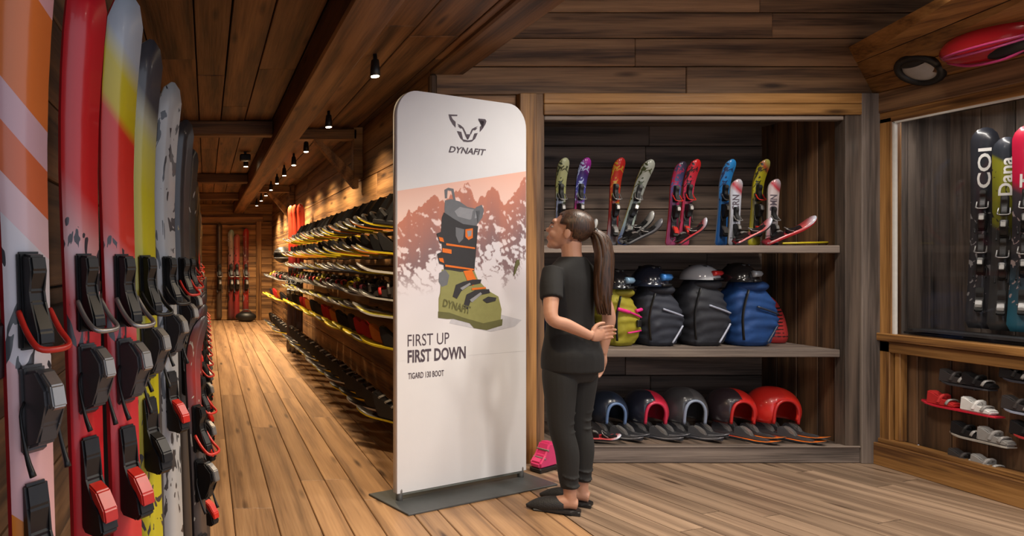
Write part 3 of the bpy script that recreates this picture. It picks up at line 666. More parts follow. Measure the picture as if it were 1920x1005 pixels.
poly_print('printed_boot', [
    ([(842, 606), (920, 622), (965, 612), (978, 600), (940, 590), (850, 590)], SHADE),
    ([(834, 372), (833, 356), (840, 352), (850, 354), (854, 376), (850, 376), (846, 358), (839, 357), (838, 372)], LINER),
    ([(833, 392), (834, 376), (845, 373), (862, 378), (876, 388), (895, 392), (899, 408), (893, 424), (835, 418)], LINER),
    ([(852, 396), (862, 388), (893, 394), (896, 408), (880, 412), (858, 406)], LINERL),
    ([(882, 418), (886, 396), (893, 388), (903, 384), (907, 394), (904, 408), (895, 420), (897, 406), (900, 394), (892, 396), (888, 418)], LINER),
    ([(828, 408), (832, 398), (850, 410), (868, 420), (896, 424), (892, 460), (889, 508), (860, 512), (832, 505), (826, 440)], CUFF),
    ([(826, 545), (828, 505), (846, 507), (862, 510), (889, 508), (896, 525), (915, 545), (934, 556), (940, 580), (938, 604), (908, 612), (868, 598), (840, 590), (822, 590), (822, 560)], OLIVE),
    ([(821, 584), (842, 586), (870, 596), (906, 606), (942, 598), (941, 610), (912, 619), (888, 615), (880, 606), (850, 598), (838, 598), (821, 596)], OLIVD),
    ([(823, 512), (834, 505), (842, 516), (838, 534), (828, 538), (822, 528)], LINER),
    ([(854, 426), (870, 430), (868, 448), (860, 456), (854, 442)], LINER),
    ([(872, 430), (886, 428), (886, 446), (878, 450), (872, 444)], ORG), ([(875, 433), (884, 432), (883, 442), (877, 444)], LINERL),
    ([(818, 438), (828, 434), (838, 446), (836, 458), (824, 456)], CUFF), ([(822, 444), (830, 446), (832, 454), (824, 452)], ORG),
    ([(836, 456), (890, 464), (890, 467), (836, 460)], ORG), ([(829, 465), (846, 468), (846, 476), (829, 473)], ORG),
    ([(819, 476), (828, 472), (838, 484), (836, 498), (823, 494)], CUFF), ([(822, 484), (830, 484), (832, 493), (824, 490)], ORG), ([(834, 496), (888, 504), (888, 507), (834, 500)], ORG),
    ([(868, 508), (884, 506), (894, 528), (886, 536), (876, 528)], ORG),
    ([(848, 556), (854, 534), (868, 528), (886, 524), (902, 524), (900, 531), (878, 536), (864, 546), (856, 560)], CUFF), ([(862, 540), (880, 530), (882, 533), (866, 544)], LINERL),
    ([(868, 574), (874, 552), (890, 544), (916, 542), (918, 549), (894, 554), (882, 564), (876, 580)], CUFF), ([(880, 562), (900, 548), (903, 551), (884, 567)], LINERL), ([(884, 540), (910, 538), (910, 541), (884, 544)], ORG),
    ([(904, 562), (914, 556), (930, 558), (928, 564), (912, 568)], CUFF),
    ([(964, 500), (967, 488), (972, 486), (974, 494), (970, 500), (966, 512), (962, 518)], OLIVD)])
M_t = Matrix.Translation((bp(829, 582)[0], -0.0046, bp(829, 574)[1])) @ Matrix.Rotation(R(14), 4, 'Y')
text_on('boot_lettering', 'DYNAFIT', ban, M_t, 0.22, 0.045, OLIVD, 0.02)

# ================================================================== DISPLAY CABINET
XL0, XL1, XR0, XR1 = 2.136, 2.316, 4.368, 4.60
CB = 5.10                                    # back of the cabinet
cab = thing('display_cabinet', 'large built-in wooden display cabinet with grey shelves', 'cabinet', (XL0, BW, 0))
def cpl(c, L, Wd, T, axes, mat, name='plank', jit=0.0): return plank(cab, c, L, Wd, T, axes, mat, name, 0.004, jit)
cpl((XL0 + 0.06, BW - 0.01, 1.265), 2.53, 0.115, 0.07, 'zxy', W_HONEY, 'post'); cpl((XL0 + 0.148, BW, 1.265), 2.53, 0.06, 0.06, 'zxy', W_BACK, 'post')
cpl((4.425, BW + 0.01, 1.2), 2.4, 0.10, 0.08, 'zxy', W_CAB, 'post'); cpl((4.535, BW, 1.265), 2.53, 0.125, 0.09, 'zxy', W_GREY, 'post')
cpl(((XL1 + XR1) / 2 - 0.06, BW - 0.012, 2.495), XR1 - XL1 - 0.1, 0.07, 0.06, 'xzy', W_HONEY, 'lintel_board')
cpl(((XL1 + XR1) / 2 - 0.06, BW - 0.012, 2.42), XR1 - XL1 - 0.1, 0.075, 0.06, 'xzy', W_HONEY, 'lintel_board')
cpl(((XL1 + XR0) / 2, BW + 0.0, 2.365), XR0 - XL1, 0.03, 0.05, 'xzy', W_GREY, 'lintel_trim')
link('back_panel', box_mesh((XR0 - XL1 + 0.5, 0.02, 2.6), 0, ((XL1 + XR0) / 2 - XL0, CB + 0.03 - BW, 1.25)), GAPM, cab)
for sx in (XL1 - 0.09, XR0 + 0.10): link('side_panel', box_mesh((0.02, 0.72, 2.5), 0, (sx - XL0, 0.40, 1.25)), GAPM, cab)
link('top_panel', box_mesh((XR0 - XL1 + 0.3, 0.7, 0.02), 0, ((XL1 + XR0) / 2 - XL0, 0.38, 2.5)), GAPM, cab)
z = 0.1
while z < 2.42:
    wd = random.uniform(0.14, 0.2); a = XL1 - 0.1
    while a < XR0 + 0.05:
        L = min(random.uniform(0.9, 1.8), XR0 + 0.06 - a); L = L if XR0 + 0.06 - a - L > 0.3 else XR0 + 0.06 - a
        cpl((a + L / 2, CB, z + wd / 2), L - 0.004, wd - 0.006, 0.024, 'xzy', W_CAB, jit=0.004); a += L
    z += wd
for k in range(4):
    y0 = BW + 0.05 + k * 0.165
    cpl((XR0 + 0.06, y0 + 0.08, 1.26), 2.5, 0.16, 0.024, 'zyx', W_DARK, 'side_board', 0.002); cpl((XL1 - 0.05, y0 + 0.08, 1.26), 2.5, 0.16, 0.024, 'zyx', W_DARK, 'side_board', 0.002)
for k in range(4): cpl(((XL1 + XR0) / 2, BW + 0.11 + k * 0.16, 2.46), XR0 - XL1 + 0.1, 0.155, 0.024, 'xyz', W_CAB, 'top_board')
for zt, nm in ((1.49, 'shelf'), (0.772, 'shelf')):
    cpl(((XL1 + XR0) / 2, BW + 0.36, zt - 0.025), XR0 - XL1 + 0.02, 0.66, 0.045, 'xyz', W_GREY, 'shelf')
    cpl(((XL1 + XR0) / 2, BW + 0.02, zt - 0.025), XR0 - XL1, 0.052, 0.04, 'xzy', W_GREY, 'shelf_edge')
for k in range(10):
    wdk = (XR0 + 0.1 - XL1) / 10
    cpl((XL1 - 0.03 + wdk * (k + .5), BW + 0.36, 0.10), 0.66, wdk - 0.004, 0.025, 'yxz', W_CAB, 'platform_board', 0.0005)
cpl(((XL1 + 4.47) / 2, BW - 0.008, 0.055), 4.47 - XL1, 0.105, 0.05, 'xzy', W_GREY, 'plinth_board'); cpl(((XL1 + 4.47) / 2, BW - 0.012, 0.113), 4.47 - XL1, 0.012, 0.06, 'xzy', W_GREY, 'plinth_lip')
# --- skis on the top shelf
def shelf_ski(lab, bx_, tx, ty, dd, cs, ink, edge, wd=0.085, rng=(.45, .95), isc=22, by=461, yaw=-8, bind=True, acc=SILVER, word=None, wcol=None):
    zb = 1.492; sc_ = F_PX / dd; x0 = (bx_ - CX) / sc_; L = (CAMZ - (ty - CY) / sc_) - zb; x1 = (tx - CX) / sc_ - 0.04
    lean = math.atan2(x1 - x0, L); mt = ski_mat(lab[:28], L, cs, ink, rng, isc, .56, (1, 1, .6))
    t = stand_ski('short_ski', lab, 'ski', x0, dd, zb + abs(math.sin(lean)) * wd * .4, L, R(yaw), lean, 0, mt, edge, wd, 0.03 if word else 0.075, 0.10 if word else 0.22, group='short skis on the cabinet top shelf', th=0.014)
    if bind:
        bindings(t, L * (0.34 if word else 0.50), 0.42 if word else 0.5, acc, acc, 'full'); bindings(t, L * (0.12 if word else 0.22), 0.42 if word else 0.5, acc, acc, 'low')
    if word: text_on('lettering', word, t, Matrix.Translation((0.022, -0.0085, L * 0.53)) @ Matrix.Rotation(R(-90), 4, 'Y'), L * 0.24, 0.045, wcol, 0.02)
    return t
DS = 4.75
shelf_ski('short yellow-green ski behind the woman\'s head', 1049, 1062, 299, DS, [(0, (.3, .32, .5)), (.5, (.35, .4, .55)), (.6, (.42, .42, .14)), (1, (.48, .5, .3))], (.05, .06, .03), EDGE_Y)
shelf_ski('short purple and blue ski with pale lettering beside the yellow-green one', 1079, 1103, 299, DS, [(0, (.15, .2, .4)), (.4, (.5, .05, .2)), (.6, (.1, .12, .5)), (.85, (.05, .02, .15)), (1, (.4, .03, .35))], (.5, .6, .9), EDGE_D)
shelf_ski('short red ski with orange flame graphic', 1147, 1166, 299, DS, [(0, (.3, .35, .4)), (.3, (.3, .03, .03)), (.6, (.5, .05, .02)), (1, (.5, .02, .02))], (.55, .3, .03), EDGE_R)
shelf_ski('short silver and olive ski leaning away from the red flame ski', 1166, 1226, 299, DS - .05, [(0, (.1, .15, .4)), (.3, (.4, .5, .45)), (.6, (.3, .32, .3)), (1, (.4, .42, .36))], (.05, .06, .02), EDGE_Y, yaw=-14)
shelf_ski('short dark ski with red and blue graphics', 1258, 1280, 306, DS, [(0, (.4, .08, .2)), (.4, (.25, .03, .08)), (.7, (.1, .13, .35)), (1, (.04, .03, .05))], (.5, .03, .1), EDGE_R, acc=RED)
shelf_ski('short pink-red ski with black blotches', 1280, 1306, 302, DS - .03, [(0, (.5, .05, .12)), (.6, (.6, .05, .12)), (1, (.65, .02, .02))], (.03, .02, .03), EDGE_R, acc=RED)
shelf_ski('short bright blue ski', 1351, 1371, 302, DS, [(0, (.02, .12, .4)), (.5, (.02, .2, .6)), (1, (.03, .28, .7))], (.02, .05, .15), C['blue'])
shelf_ski('shorter white ski with dark letters and red tip, beside the blue ski', 1376, 1390, 337, DS - .12, [(0, (.35, .36, .42)), (.8, (.55, .58, .66)), (.88, (.5, .04, .06)), (1, (.5, .5, .55))], None, EDGE_W, word='CRN', wcol=INK)
shelf_ski('short yellow ski with black claw marks', 1413, 1434, 302, DS, [(0, (.4, .36, .02)), (.5, (.12, .1, .05)), (.6, (.48, .44, .02)), (.88, (.45, .4, .02)), (.93, (.4, .05, .03)), (1, (.4, .4, .1))], (.04, .04, .02), EDGE_Y, acc=RED)
shelf_ski('shorter white and red ski with dark letters, beside the yellow ski', 1446, 1461, 337, DS - .12, [(0, (.4, .1, .15)), (.3, (.45, .4, .4)), (.85, (.6, .5, .5)), (.9, (.5, .03, .05)), (1, (.4, .35, .38))], None, EDGE_W, word='DMN', wcol=INK)
def lying_ski(lab, p0, p1, dd, cs, edge, z0=1.497, wd=0.075, grp='skis lying on the cabinet top shelf', ink=(.05, .05, .06), up=.05):
    a = P(p0[0], p0[1], dd); b_ = P(p1[0], p1[1], dd - 0.10); a.z = max(a.z, z0); L = (b_ - a).length; zl = (b_ - a).normalized()
    yl = -(Vector((0, -0.55, 1)) - zl * zl.dot(Vector((0, -0.55, 1)))).normalized(); xl = yl.cross(zl)
    M = Matrix((xl, yl, zl)).transposed().to_4x4(); M.translation = a + Vector((0, 0, 0.012))
    t = thing('lying_ski', lab, 'ski', group=grp, M=M); me = ski_mesh(L, wd, L * .4, up, 0.014, 20)
    me.materials.append(ski_mat(lab[:26], L, cs, ink, (.1, .85), 20, .6)); me.materials.append(edge); link('ski_board', me, None, t)
    bindings(t, L * .4, .38, SILVER, RED, 'full'); return t
S1 = [(0, (.3, .3, .32)), (.6, (.1, .1, .1)), (1, (.5, .5, .48))]; S2 = [(0, (.2, .02, .03)), (.55, (.55, .03, .04)), (.8, (.5, .1, .1)), (1, (.5, .55, .65))]
lying_ski('silver-tipped black ski propped low beside the silver and olive ski', (1163, 458), (1232, 408), 4.62, S1, EDGE_D)
lying_ski('dark grey ski propped low beneath the silver-tipped one', (1172, 460), (1247, 424), 4.55, [(0, (.1, .1, .1)), (1, (.14, .14, .16))], EDGE_D)
lying_ski('red ski with pale tip propped low beside the pink-red ski', (1268, 460), (1332, 421), 4.6, S2, EDGE_D)
lying_ski('red and grey ski propped low in front of the shorter white skis', (1376, 460), (1452, 422), 4.50, S2, EDGE_D)
lying_ski('long red ski with white stripe propped toward the cabinet side', (1432, 460), (1532, 419), 4.58, S2, EDGE_R)
lying_ski('white skeletal ski tip showing behind the woman\'s ponytail', (1062, 460), (1126, 424), 4.6, [(0, (.5, .5, .5)), (1, (.65, .66, .68))], EDGE_W)
pole = thing('ski_pole', 'yellow ski pole lying along the top shelf', 'ski pole', (P(1467, 459, 4.55).x, 4.55, 1.51))
link('shaft', tube_mesh([(0, 0, 0), (0.36, 0, 0.006)], 0.0075, 8, 1), C['yellow'], pole); link('grip', tube_mesh([(0.35, 0, 0.006), (0.38, 0, 0.012), (0.41, 0, 0.008)], [0.01, 0.016, 0.010], 8, 3), GREYP, pole)
# --- backpacks with helmets
def fabric(name, col): return plain(name, col, 0.7, 0, 0.35, 14, 0, 0.9)
def backpack(lab, px, wpx, topy, col, accent, dd=4.68, style=0):
    s = F_PX / dd; wd = wpx / s * .93; x = (px - CX) / s; z0 = 0.774; H = CAMZ - (topy - CY) / s - z0
    t = thing('backpack', lab, 'backpack', (x, dd, z0), R(random.uniform(-8, 14)), 'backpacks on the middle shelf')
    bm = bmesh.new(); n = 44; sg = 44; rings = []
    for i in range(n + 1):
        f = i / n; prof = (0.80 + 0.26 * math.sin(math.pi * min(1, f * 1.12)) ** 0.8) * (1 - 0.34 * max(0, f - .78) / .22)
        if f < 0.04: prof *= 0.9
        ring = []
        for k in range(sg):
            a = 2 * math.pi * k / sg; ca, sa = math.cos(a), math.sin(a); q = 0.62
            wob = 0.93 + 0.22 * (fbm(3 + 1.6 * math.cos(a) + px * .1, 3 + f * 6 + 1.2 * math.sin(a), 41, 4) - .5) + 0.035 * math.sin(f * 40 + 2.5 * math.sin(a * 2 + f * 4) + px) * math.sin(math.pi * f)
            ring.append(bm.verts.new((wd / 2 * prof * math.copysign(abs(ca) ** q, ca) * wob + 0.02 * math.sin(f * 5), 0.125 * prof * math.copysign(abs(sa) ** q, sa) * wob, H * f)))
        rings.append(ring)
    for a, b_ in zip(rings, rings[1:]):
        for k in range(sg): bm.faces.new((a[k], a[(k + 1) % sg], b_[(k + 1) % sg], b_[k]))
    bm.faces.new(rings[0][::-1]); bm.faces.new(rings[-1])
    link('body', bm_mesh(bm, smooth=True), fabric(lab[:20], col), t)
    am = plain(lab[:18] + '_accent', accent, .4)
    link('lid', bm_mesh((lambda b__: (add_ell(b__, (0.01, -0.01, H * .93), (wd * .38, 0.11, H * .11)), b__)[1])(bmesh.new()), smooth=True), fabric(lab[:16] + '_lid', tuple(c * .8 for c in col)), t)
    def front(x0, z0_, x1, z1_, r, nm):
        p = [(x0 + (x1 - x0) * i / 4, -0.128 + 0.02 * abs((x0 + (x1 - x0) * i / 4) / (wd / 2)) ** 2, z0_ + (z1_ - z0_) * i / 4) for i in range(5)]
        link(nm, tube_mesh(p, r, 8, 2), am, t)
    front(-wd * .12, H * .62, wd * .42, H * .50, 0.0075, 'zip')
    if style == 0:
        front(-wd * .4, H * .66, -wd * .05, H * .60, 0.013, 'strap'); front(wd * .2, H * .62, wd * .42, H * .64, 0.013, 'strap'); front(-wd * .1, H * .24, wd * .4, H * .27, 0.006, 'zip')
        link('buckle', box_mesh((0.03, 0.02, 0.05), 0.004, (wd * .25, -0.135, H * .40)), BLACK, t)
    else: front(wd * .42, H * .34, wd * .12, H * .06, 0.006, 'zip')
    link('side_strap', tube_mesh([(-wd * .3, -0.115, H * .88), (-wd * .42, -0.11, H * .5), (-wd * .38, -0.105, H * .1)], 0.010, 8, 4, .5), BLACK, t)
    return x, dd, z0 + H * 1.0
def small_helmet(lab, px, topy, boty, wpx, col, acc, dd=4.66, visor=True):
    s = F_PX / dd; wd = wpx / s; h = (boty - topy) / s; t = thing('ski_helmet', lab, 'helmet', ((px - CX) / s, dd, CAMZ - (boty - CY) / s), R(25), 'helmets on top of the backpacks')
    bm = bmesh.new(); add_ell(bm, (0, 0, 0), (wd / 2, 0.12, h), 24); bmesh.ops.bisect_plane(bm, geom=bm.verts[:] + bm.edges[:] + bm.faces[:], plane_co=(0, 0, 0), plane_no=(0, 0, -1), clear_outer=True)
    bmesh.ops.contextual_create(bm, geom=[e for e in bm.edges if e.is_boundary]); link('shell', bm_mesh(bm, smooth=True), plain(lab[:20], col, .18, 0, .1, 5, .6), t)
    am = plain(lab[:18] + '_a', acc, .15, 0.2, .2, 20, .5)
    pts = lambda z, r0, r1: [(wd / 2 * r0 * math.cos(R(a)), -0.12 * r1 * math.sin(R(a)), z) for a in range(-10, 111, 20)]
    link('goggle_band', tube_mesh(pts(h * .42, .97, .97), h * .17, 8, 2), am, t); link('brim', tube_mesh(pts(h * .06, 1.04, 1.04), h * .07, 8, 2), BLACK, t)
    for k in (-1, 1): link('vent', tube_mesh([(k * wd * .12, -0.06, h * .86), (k * wd * .14, 0.05, h * .87)], h * .07, 6, 1), BLACK, t)
backpack('bright blue backpack half hidden behind the woman', 1052, 66, 545, (.02, .08, .3), (.4, .4, .45), 4.72, 1)
backpack('mustard yellow backpack with pink straps', 1154, 70, 541, (.30, .26, .015), (.75, .03, .25))
backpack('dark navy backpack with pale slanted zip below the blue goggle helmet', 1227, 80, 535, (.022, .026, .04), (.35, .38, .48), style=1)
backpack('black backpack with pale zip under the white and red helmet', 1312, 86, 524, (.02, .022, .03), (.35, .38, .48), style=1)
backpack('royal blue backpack with black side', 1398, 92, 528, (.008, .05, .19), (.03, .04, .07), style=1)
small_helmet('glossy black helmet with pale blue goggle on the yellow backpack', 1150, 503, 541, 50, (.012, .013, .016), (.25, .42, .6))
small_helmet('black helmet with bright blue goggle on the navy backpack', 1217, 496, 536, 66, (.012, .016, .03), (.05, .25, .7))
small_helmet('white helmet with red panels on the black backpack', 1312, 495, 524, 70, (.42, .43, .46), (.6, .02, .02))
small_helmet('black helmet with silver goggle on the blue backpack', 1384, 492, 528, 64, (.012, .012, .014), (.35, .38, .42))
sb = thing('striped_boot_bag', 'red bag with black stripes behind the royal blue backpack', 'bag', (P(1440, 640, 4.85).x, 4.85, 0.774), R(20))
link('body', tube_mesh([(0, 0, 0), (0, 0, 0.05), (0.0, 0, 0.18), (-0.03, 0, 0.30), (-0.05, 0, 0.34)], [0.10, 0.115, 0.095, 0.06, 0.02], 20, 4), plain('bag_red', (.36, .02, .02), .7), sb)
for k in range(9): link('stripe', tube_mesh([(0.112 * (1 - .035 * k) * math.cos(R(a)) - .003 * k, 0.112 * (1 - .035 * k) * math.sin(R(a)), 0.05 + .026 * k) for a in range(180, 361, 20)], 0.005, 6, 1), BLACK, sb)
# --- helmets over short skis on the platform
def dome_mesh(wd, h, dp):
    bm = bmesh.new(); nu, nv = 40, 18; g = []
    for j in range(nv + 1):
        ph = j / nv * R(112); row = []
        for i in range(nu):
            a = 2 * math.pi * i / nu; r = math.sin(ph) ** 0.8 if ph < R(90) else 1 - 0.12 * ((ph - R(90)) / R(22)) ** 1.5
            zz = h * (0.32 + 0.68 * math.cos(ph)) if ph < R(90) else h * 0.32 * (1 - (ph - R(90)) / R(22))
            row.append(bm.verts.new((wd / 2 * r * math.cos(a), dp / 2 * r * math.sin(a), zz)))
        g.append(row)
    for j in range(nv):
        for i in range(nu):
            x = (g[j][i].co.x + g[j + 1][(i + 1) % nu].co.x) / 2; y = (g[j][i].co.y + g[j + 1][(i + 1) % nu].co.y) / 2; zz = (g[j][i].co.z + g[j + 1][i].co.z) / 2
            if y < 0 and abs(x) < wd * .24 and zz < h * (.72 - 2.2 * (x / wd) ** 2): continue        # arched face opening
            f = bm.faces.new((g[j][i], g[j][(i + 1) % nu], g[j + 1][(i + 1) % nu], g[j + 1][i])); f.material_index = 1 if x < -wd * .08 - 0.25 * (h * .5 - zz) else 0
    bmesh.ops.remove_doubles(bm, verts=bm.verts[:], dist=1e-5)
    bmesh.ops.solidify(bm, geom=bm.faces[:], thickness=0.014); return bm_mesh(bm, smooth=True)
def platform_set(px, wpx, topy, c1, c2, rim, lab, skl, skc, dd=4.66, orange=False):
    s = F_PX / dd; wd = wpx / s; x = (px - CX) / s; zt = CAMZ - (topy - CY) / s; z0 = 0.115; hb = 0.105; h = zt - z0 - hb
    fw = R(-4)                                                            # opening faces front and a little right
    t = thing('helmet', lab, 'helmet', (x, dd + 0.03, z0 + hb), fw, 'helmets on the cabinet platform')
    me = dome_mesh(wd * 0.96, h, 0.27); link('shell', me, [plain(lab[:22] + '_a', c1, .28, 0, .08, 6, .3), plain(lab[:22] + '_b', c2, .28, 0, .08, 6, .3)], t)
    ar = [(wd * .26, -0.118, 0.0), (wd * .25, -0.128, h * .42), (wd * .16, -0.128, h * .66), (0, -0.128, h * .74), (-wd * .16, -0.128, h * .66), (-wd * .25, -0.128, h * .42), (-wd * .26, -0.118, 0.0)]
    link('rim', tube_mesh(ar, 0.010, 8, 4), plain(lab[:20] + '_r', rim, .3), t)
    link('ridge', tube_mesh([(-wd * .1, -0.09, h * .86), (-wd * .2, 0.0, h * .93), (-wd * .25, 0.08, h * .8)], 0.009, 8, 4), plain(lab[:20] + '_v', tuple(c * .4 for c in c2), .4), t)
    fdir = Vector((0.45, -0.893, 0)) if orange else Vector((0.62, -0.785, 0))
    for k in (-1, 1):
        off = Vector((0.78, 0.62, 0)) * (k * wd * .27); a = Vector((x, dd + 0.04, z0)) + off - fdir * 0.14; L = 0.40 if not orange else 0.46
        zl = fdir; yl = Vector((0, 0, -1)); xl = yl.cross(zl); M = Matrix((xl, yl, zl)).transposed().to_4x4(); M.translation = a + Vector((0, 0, 0.009))
        sk = thing('short_ski', skl, 'ski', group='short skis under the platform helmets', M=M)
        me = ski_mesh(L, 0.085 if not orange else 0.115, 0.14, 0.03, 0.012, 18); me.materials.append(ski_mat(skl[:20] + str(px), L, skc, (.05, .05, .05), (.1, .7), 24, .58)); me.materials.append(EDGE_D); link('ski_board', me, None, sk)
        for zz, sz in ((0.16, 0.72), (0.29, 0.66)):
            hb_ = link('toe_binding' if zz > .15 else 'heel_binding', cm(heel_mesh if zz < .15 else rental_mesh, GREYP if zz > .15 else BLACK), None, sk, Matrix.Translation((0, -0.006, zz)) @ Matrix.Scale(sz, 4)); link('buckle', cm(lever_mesh if zz < .15 else claw_mesh, SILVER), None, hb_)
dk = [(0, (.05, .05, .06)), (.6, (.1, .1, .12)), (.8, (.4, .38, .38)), (1, (.25, .25, .28))]; og = [(0, (.4, .04, .03)), (.5, (.55, .06, .03)), (.62, (.75, .14, .02)), (1, (.8, .2, .02))]
platform_set(1142, 62, 738, (.02, .03, .055), (.014, .02, .035), (.12, .2, .38), 'dark navy helmet with blue rim on the cabinet platform', 'short dark ski under the navy helmet', dk)
platform_set(1215, 68, 736, (.55, .02, .05), (.015, .017, .03), (.6, .03, .08), 'half black, half crimson helmet on the cabinet platform', 'short dark ski under the crimson helmet', dk)
platform_set(1287, 70, 731, (.08, .08, .085), (.05, .05, .055), (.25, .3, .4), 'charcoal grey helmet with pale blue rim on the cabinet platform', 'short dark ski under the grey helmet', dk)
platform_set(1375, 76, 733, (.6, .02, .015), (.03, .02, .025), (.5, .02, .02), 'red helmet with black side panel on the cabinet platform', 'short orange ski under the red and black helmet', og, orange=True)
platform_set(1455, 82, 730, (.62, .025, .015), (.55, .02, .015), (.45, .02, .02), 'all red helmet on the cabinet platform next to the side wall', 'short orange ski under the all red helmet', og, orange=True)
lying_ski('loose red and grey ski lying on the platform by the woman\'s legs', (1098, 822), (1165, 826), 4.5, S2, EDGE_D, 0.12, grp='loose skis on the platform', up=.03)

# ================================================================== RIGHT DISPLAY CASE
CX0 = 4.60; CY0, CY1 = 2.2, BW - 0.005
case = thing('display_case', 'honey-coloured wooden display case with window and panelled base', 'display case', (CX0, CY1, 0))
def kpl(c, L, Wd, T, axes, mat=W_HONEY, name='frame_board'): return plank(case, c, L, Wd, T, axes, mat, name, 0.004)
LY = CY1 - CY0; MY = (CY0 + CY1) / 2
kpl((CX0 + 0.0, MY, 0.075), LY, 0.15, 0.10, 'yzx', W_HONEY, 'plinth_board'); kpl((CX0 + 0.02, MY, 0.165), LY, 0.03, 0.08, 'yzx', W_HONEY, 'plinth_board')
kpl((CX0 + 0.03, CY1 - 0.05, 0.52), 0.7, 0.10, 0.07, 'zyx'); kpl((CX0 + 0.045, CY1 - 0.125, 0.49), 0.62, 0.035, 0.05, 'zyx')
kpl((CX0 + 0.03, MY, 0.805), LY, 0.075, 0.07, 'yzx'); kpl((CX0 + 0.02, MY, 0.87), LY, 0.05, 0.10, 'yzx', W_HONEY, 'sill')
kpl((CX0 + 0.03, CY1 - 0.055, 1.62), 1.46, 0.115, 0.07, 'zyx'); kpl((CX0 + 0.03, MY, 2.355), LY, 0.075, 0.07, 'yzx'); kpl((CX0 + 0.02, MY, 2.46), LY, 0.14, 0.07, 'yzx', W_BACK)
WT = plain('white_trim', (.7, .68, .64), .5)
link('window_bead', box_mesh((0.02, 0.014, 1.42), 0, (0.01, -0.12, 1.605)), WT, case); link('window_bead', box_mesh((0.02, LY - .12, 0.012), 0, (0.01, -LY / 2 - .06, 2.312)), WT, case)
a = CY1
while a > CY0: kpl((CX0 + 0.10, a - 0.09, 0.48), 0.62, 0.185, 0.02, 'zyx', W_DARK, 'panel_board'); a -= 0.19
a = CY1
while a > CY0: kpl((CX0 + 0.52, a - 0.09, 1.62), 1.56, 0.175, 0.02, 'zyx', W_GREY, 'back_board'); a -= 0.18
for k in range(3): kpl((CX0 + 0.14 + k * 0.16, CY1 - 0.0, 1.62), 1.56, 0.155, 0.02, 'zxy', W_GREY, 'side_board')
kpl((CX0 + 0.29, MY, 0.87), LY, 0.46, 0.03, 'yxz', W_GREY, 'case_floor'); kpl((CX0 + 0.29, MY, 2.41), LY, 0.46, 0.03, 'yxz', W_DARK, 'case_top')
cl = thing('added_case_light', 'added slim strip lamp brightening the inside of the display case', 'lamp', (CX0 + 0.12, MY + .4, 2.37))  # added lamp, no known fixture: brightens the dark skis and back boards
link('housing', box_mesh((0.05, 1.0, 0.03), 0.003), BLACK, cl); link('tube', box_mesh((0.03, 0.96, 0.006), 0.001, (0, 0, -0.018)), emit('added_strip_glow', (1, .93, .85), 3), cl)
l_ = bpy.data.lights.new('strip', 'AREA'); l_.shape = 'RECTANGLE'; l_.size = 0.03; l_.size_y = 0.96; l_.energy = 3.2; l_.color = (1, .93, .86)
lo_ = bpy.data.objects.new('added_strip_light', l_); COL.objects.link(lo_); lo_.parent = cl; lo_.location = (0, 0, -0.025)
def glass():
    m, nt, N, L, b = nodes_of('window_glass'); tr = N.new('ShaderNodeBsdfTransparent'); gl = N.new('ShaderNodeBsdfGlossy'); gl.inputs['Roughness'].default_value = 0.03
    fr = N.new('ShaderNodeFresnel'); fr.inputs['IOR'].default_value = 1.25; mx = N.new('ShaderNodeMixShader'); L.new(fr.outputs[0], mx.inputs[0]); L.new(tr.outputs[0], mx.inputs[1]); L.new(gl.outputs[0], mx.inputs[2])
    L.new(mx.outputs[0], N['Material Output'].inputs['Surface']); return m
link('pane', box_mesh((0.005, LY - .12, 1.42), 0, (0.03, -LY / 2 - .06, 1.605)), glass(), case)
# slanted cornice: bottom edge along the case, top edge leaning into the room
bm = bmesh.new()
for k in range(3):
    f0, f1 = k / 3, (k + 1) / 3 - 0.012
    def cp(f, y, o): 
        tx = 4.42 - 0.40 * (CY1 - y); return Vector((CX0 - 0.0 + (tx - CX0) * f + o, y, 2.53 + (2.86 - 2.53) * f + o * .5))
    vs = [cp(f, y, o) for o in (0, 0.04) for f, y in ((f0, CY1 + .02), (f0, 3.0), (f1, 3.0), (f1, CY1 + .02))]
    bm2 = bmesh.new(); v = [bm2.verts.new(p - Vector((CX0, CY1, 0))) for p in vs]
    for q in ((0, 1, 2, 3), (7, 6, 5, 4), (0, 4, 5, 1), (1, 5, 6, 2), (2, 6, 7, 3), (3, 7, 4, 0)): bm2.faces.new([v[i] for i in q])
    me = bm_mesh(bm2); M = Matrix.Rotation(R(90), 4, 'Z'); me.transform(M.inverted()); link('cornice_board', me, W_HONEY, case, M)
bm.free()
cpos = lambda f, y: Vector((CX0 + (4.42 - 0.40 * (CY1 - y) - CX0) * f, y, 2.53 + 0.33 * f))
def on_cornice(px, py):
    """point of the slanted cornice seen at a pixel"""
    best = None
    for i in range(60):
        for j in range(40):
            y = 3.0 + (CY1 - 3.0) * i / 59; f = j / 39; p = cpos(f, y); q = (CX + p.x / p.y * F_PX, CY - (p.z - CAMZ) / p.y * F_PX); e = (q[0] - px) ** 2 + (q[1] - py) ** 2
            if best is None or e < best[0]: best = (e, p)
    return best[1]
nrm = (cpos(1, 4) - cpos(0, 4)).cross(cpos(0, 3.6) - cpos(0, 4)).normalized()
if nrm.x > 0: nrm = -nrm
def facing(p, off):
    zl = nrm; xl = Vector((0, -1, 0)); xl = (xl - zl * xl.dot(zl)).normalized(); yl = zl.cross(xl); M = Matrix((xl, yl, zl)).transposed().to_4x4(); M.translation = p + zl * off; return M
ov = thing('round_wall_lamp', 'dark ringed round lamp with grey glass on the slanted cornice', 'lamp', M=facing(on_cornice(1728, 127), 0.0))
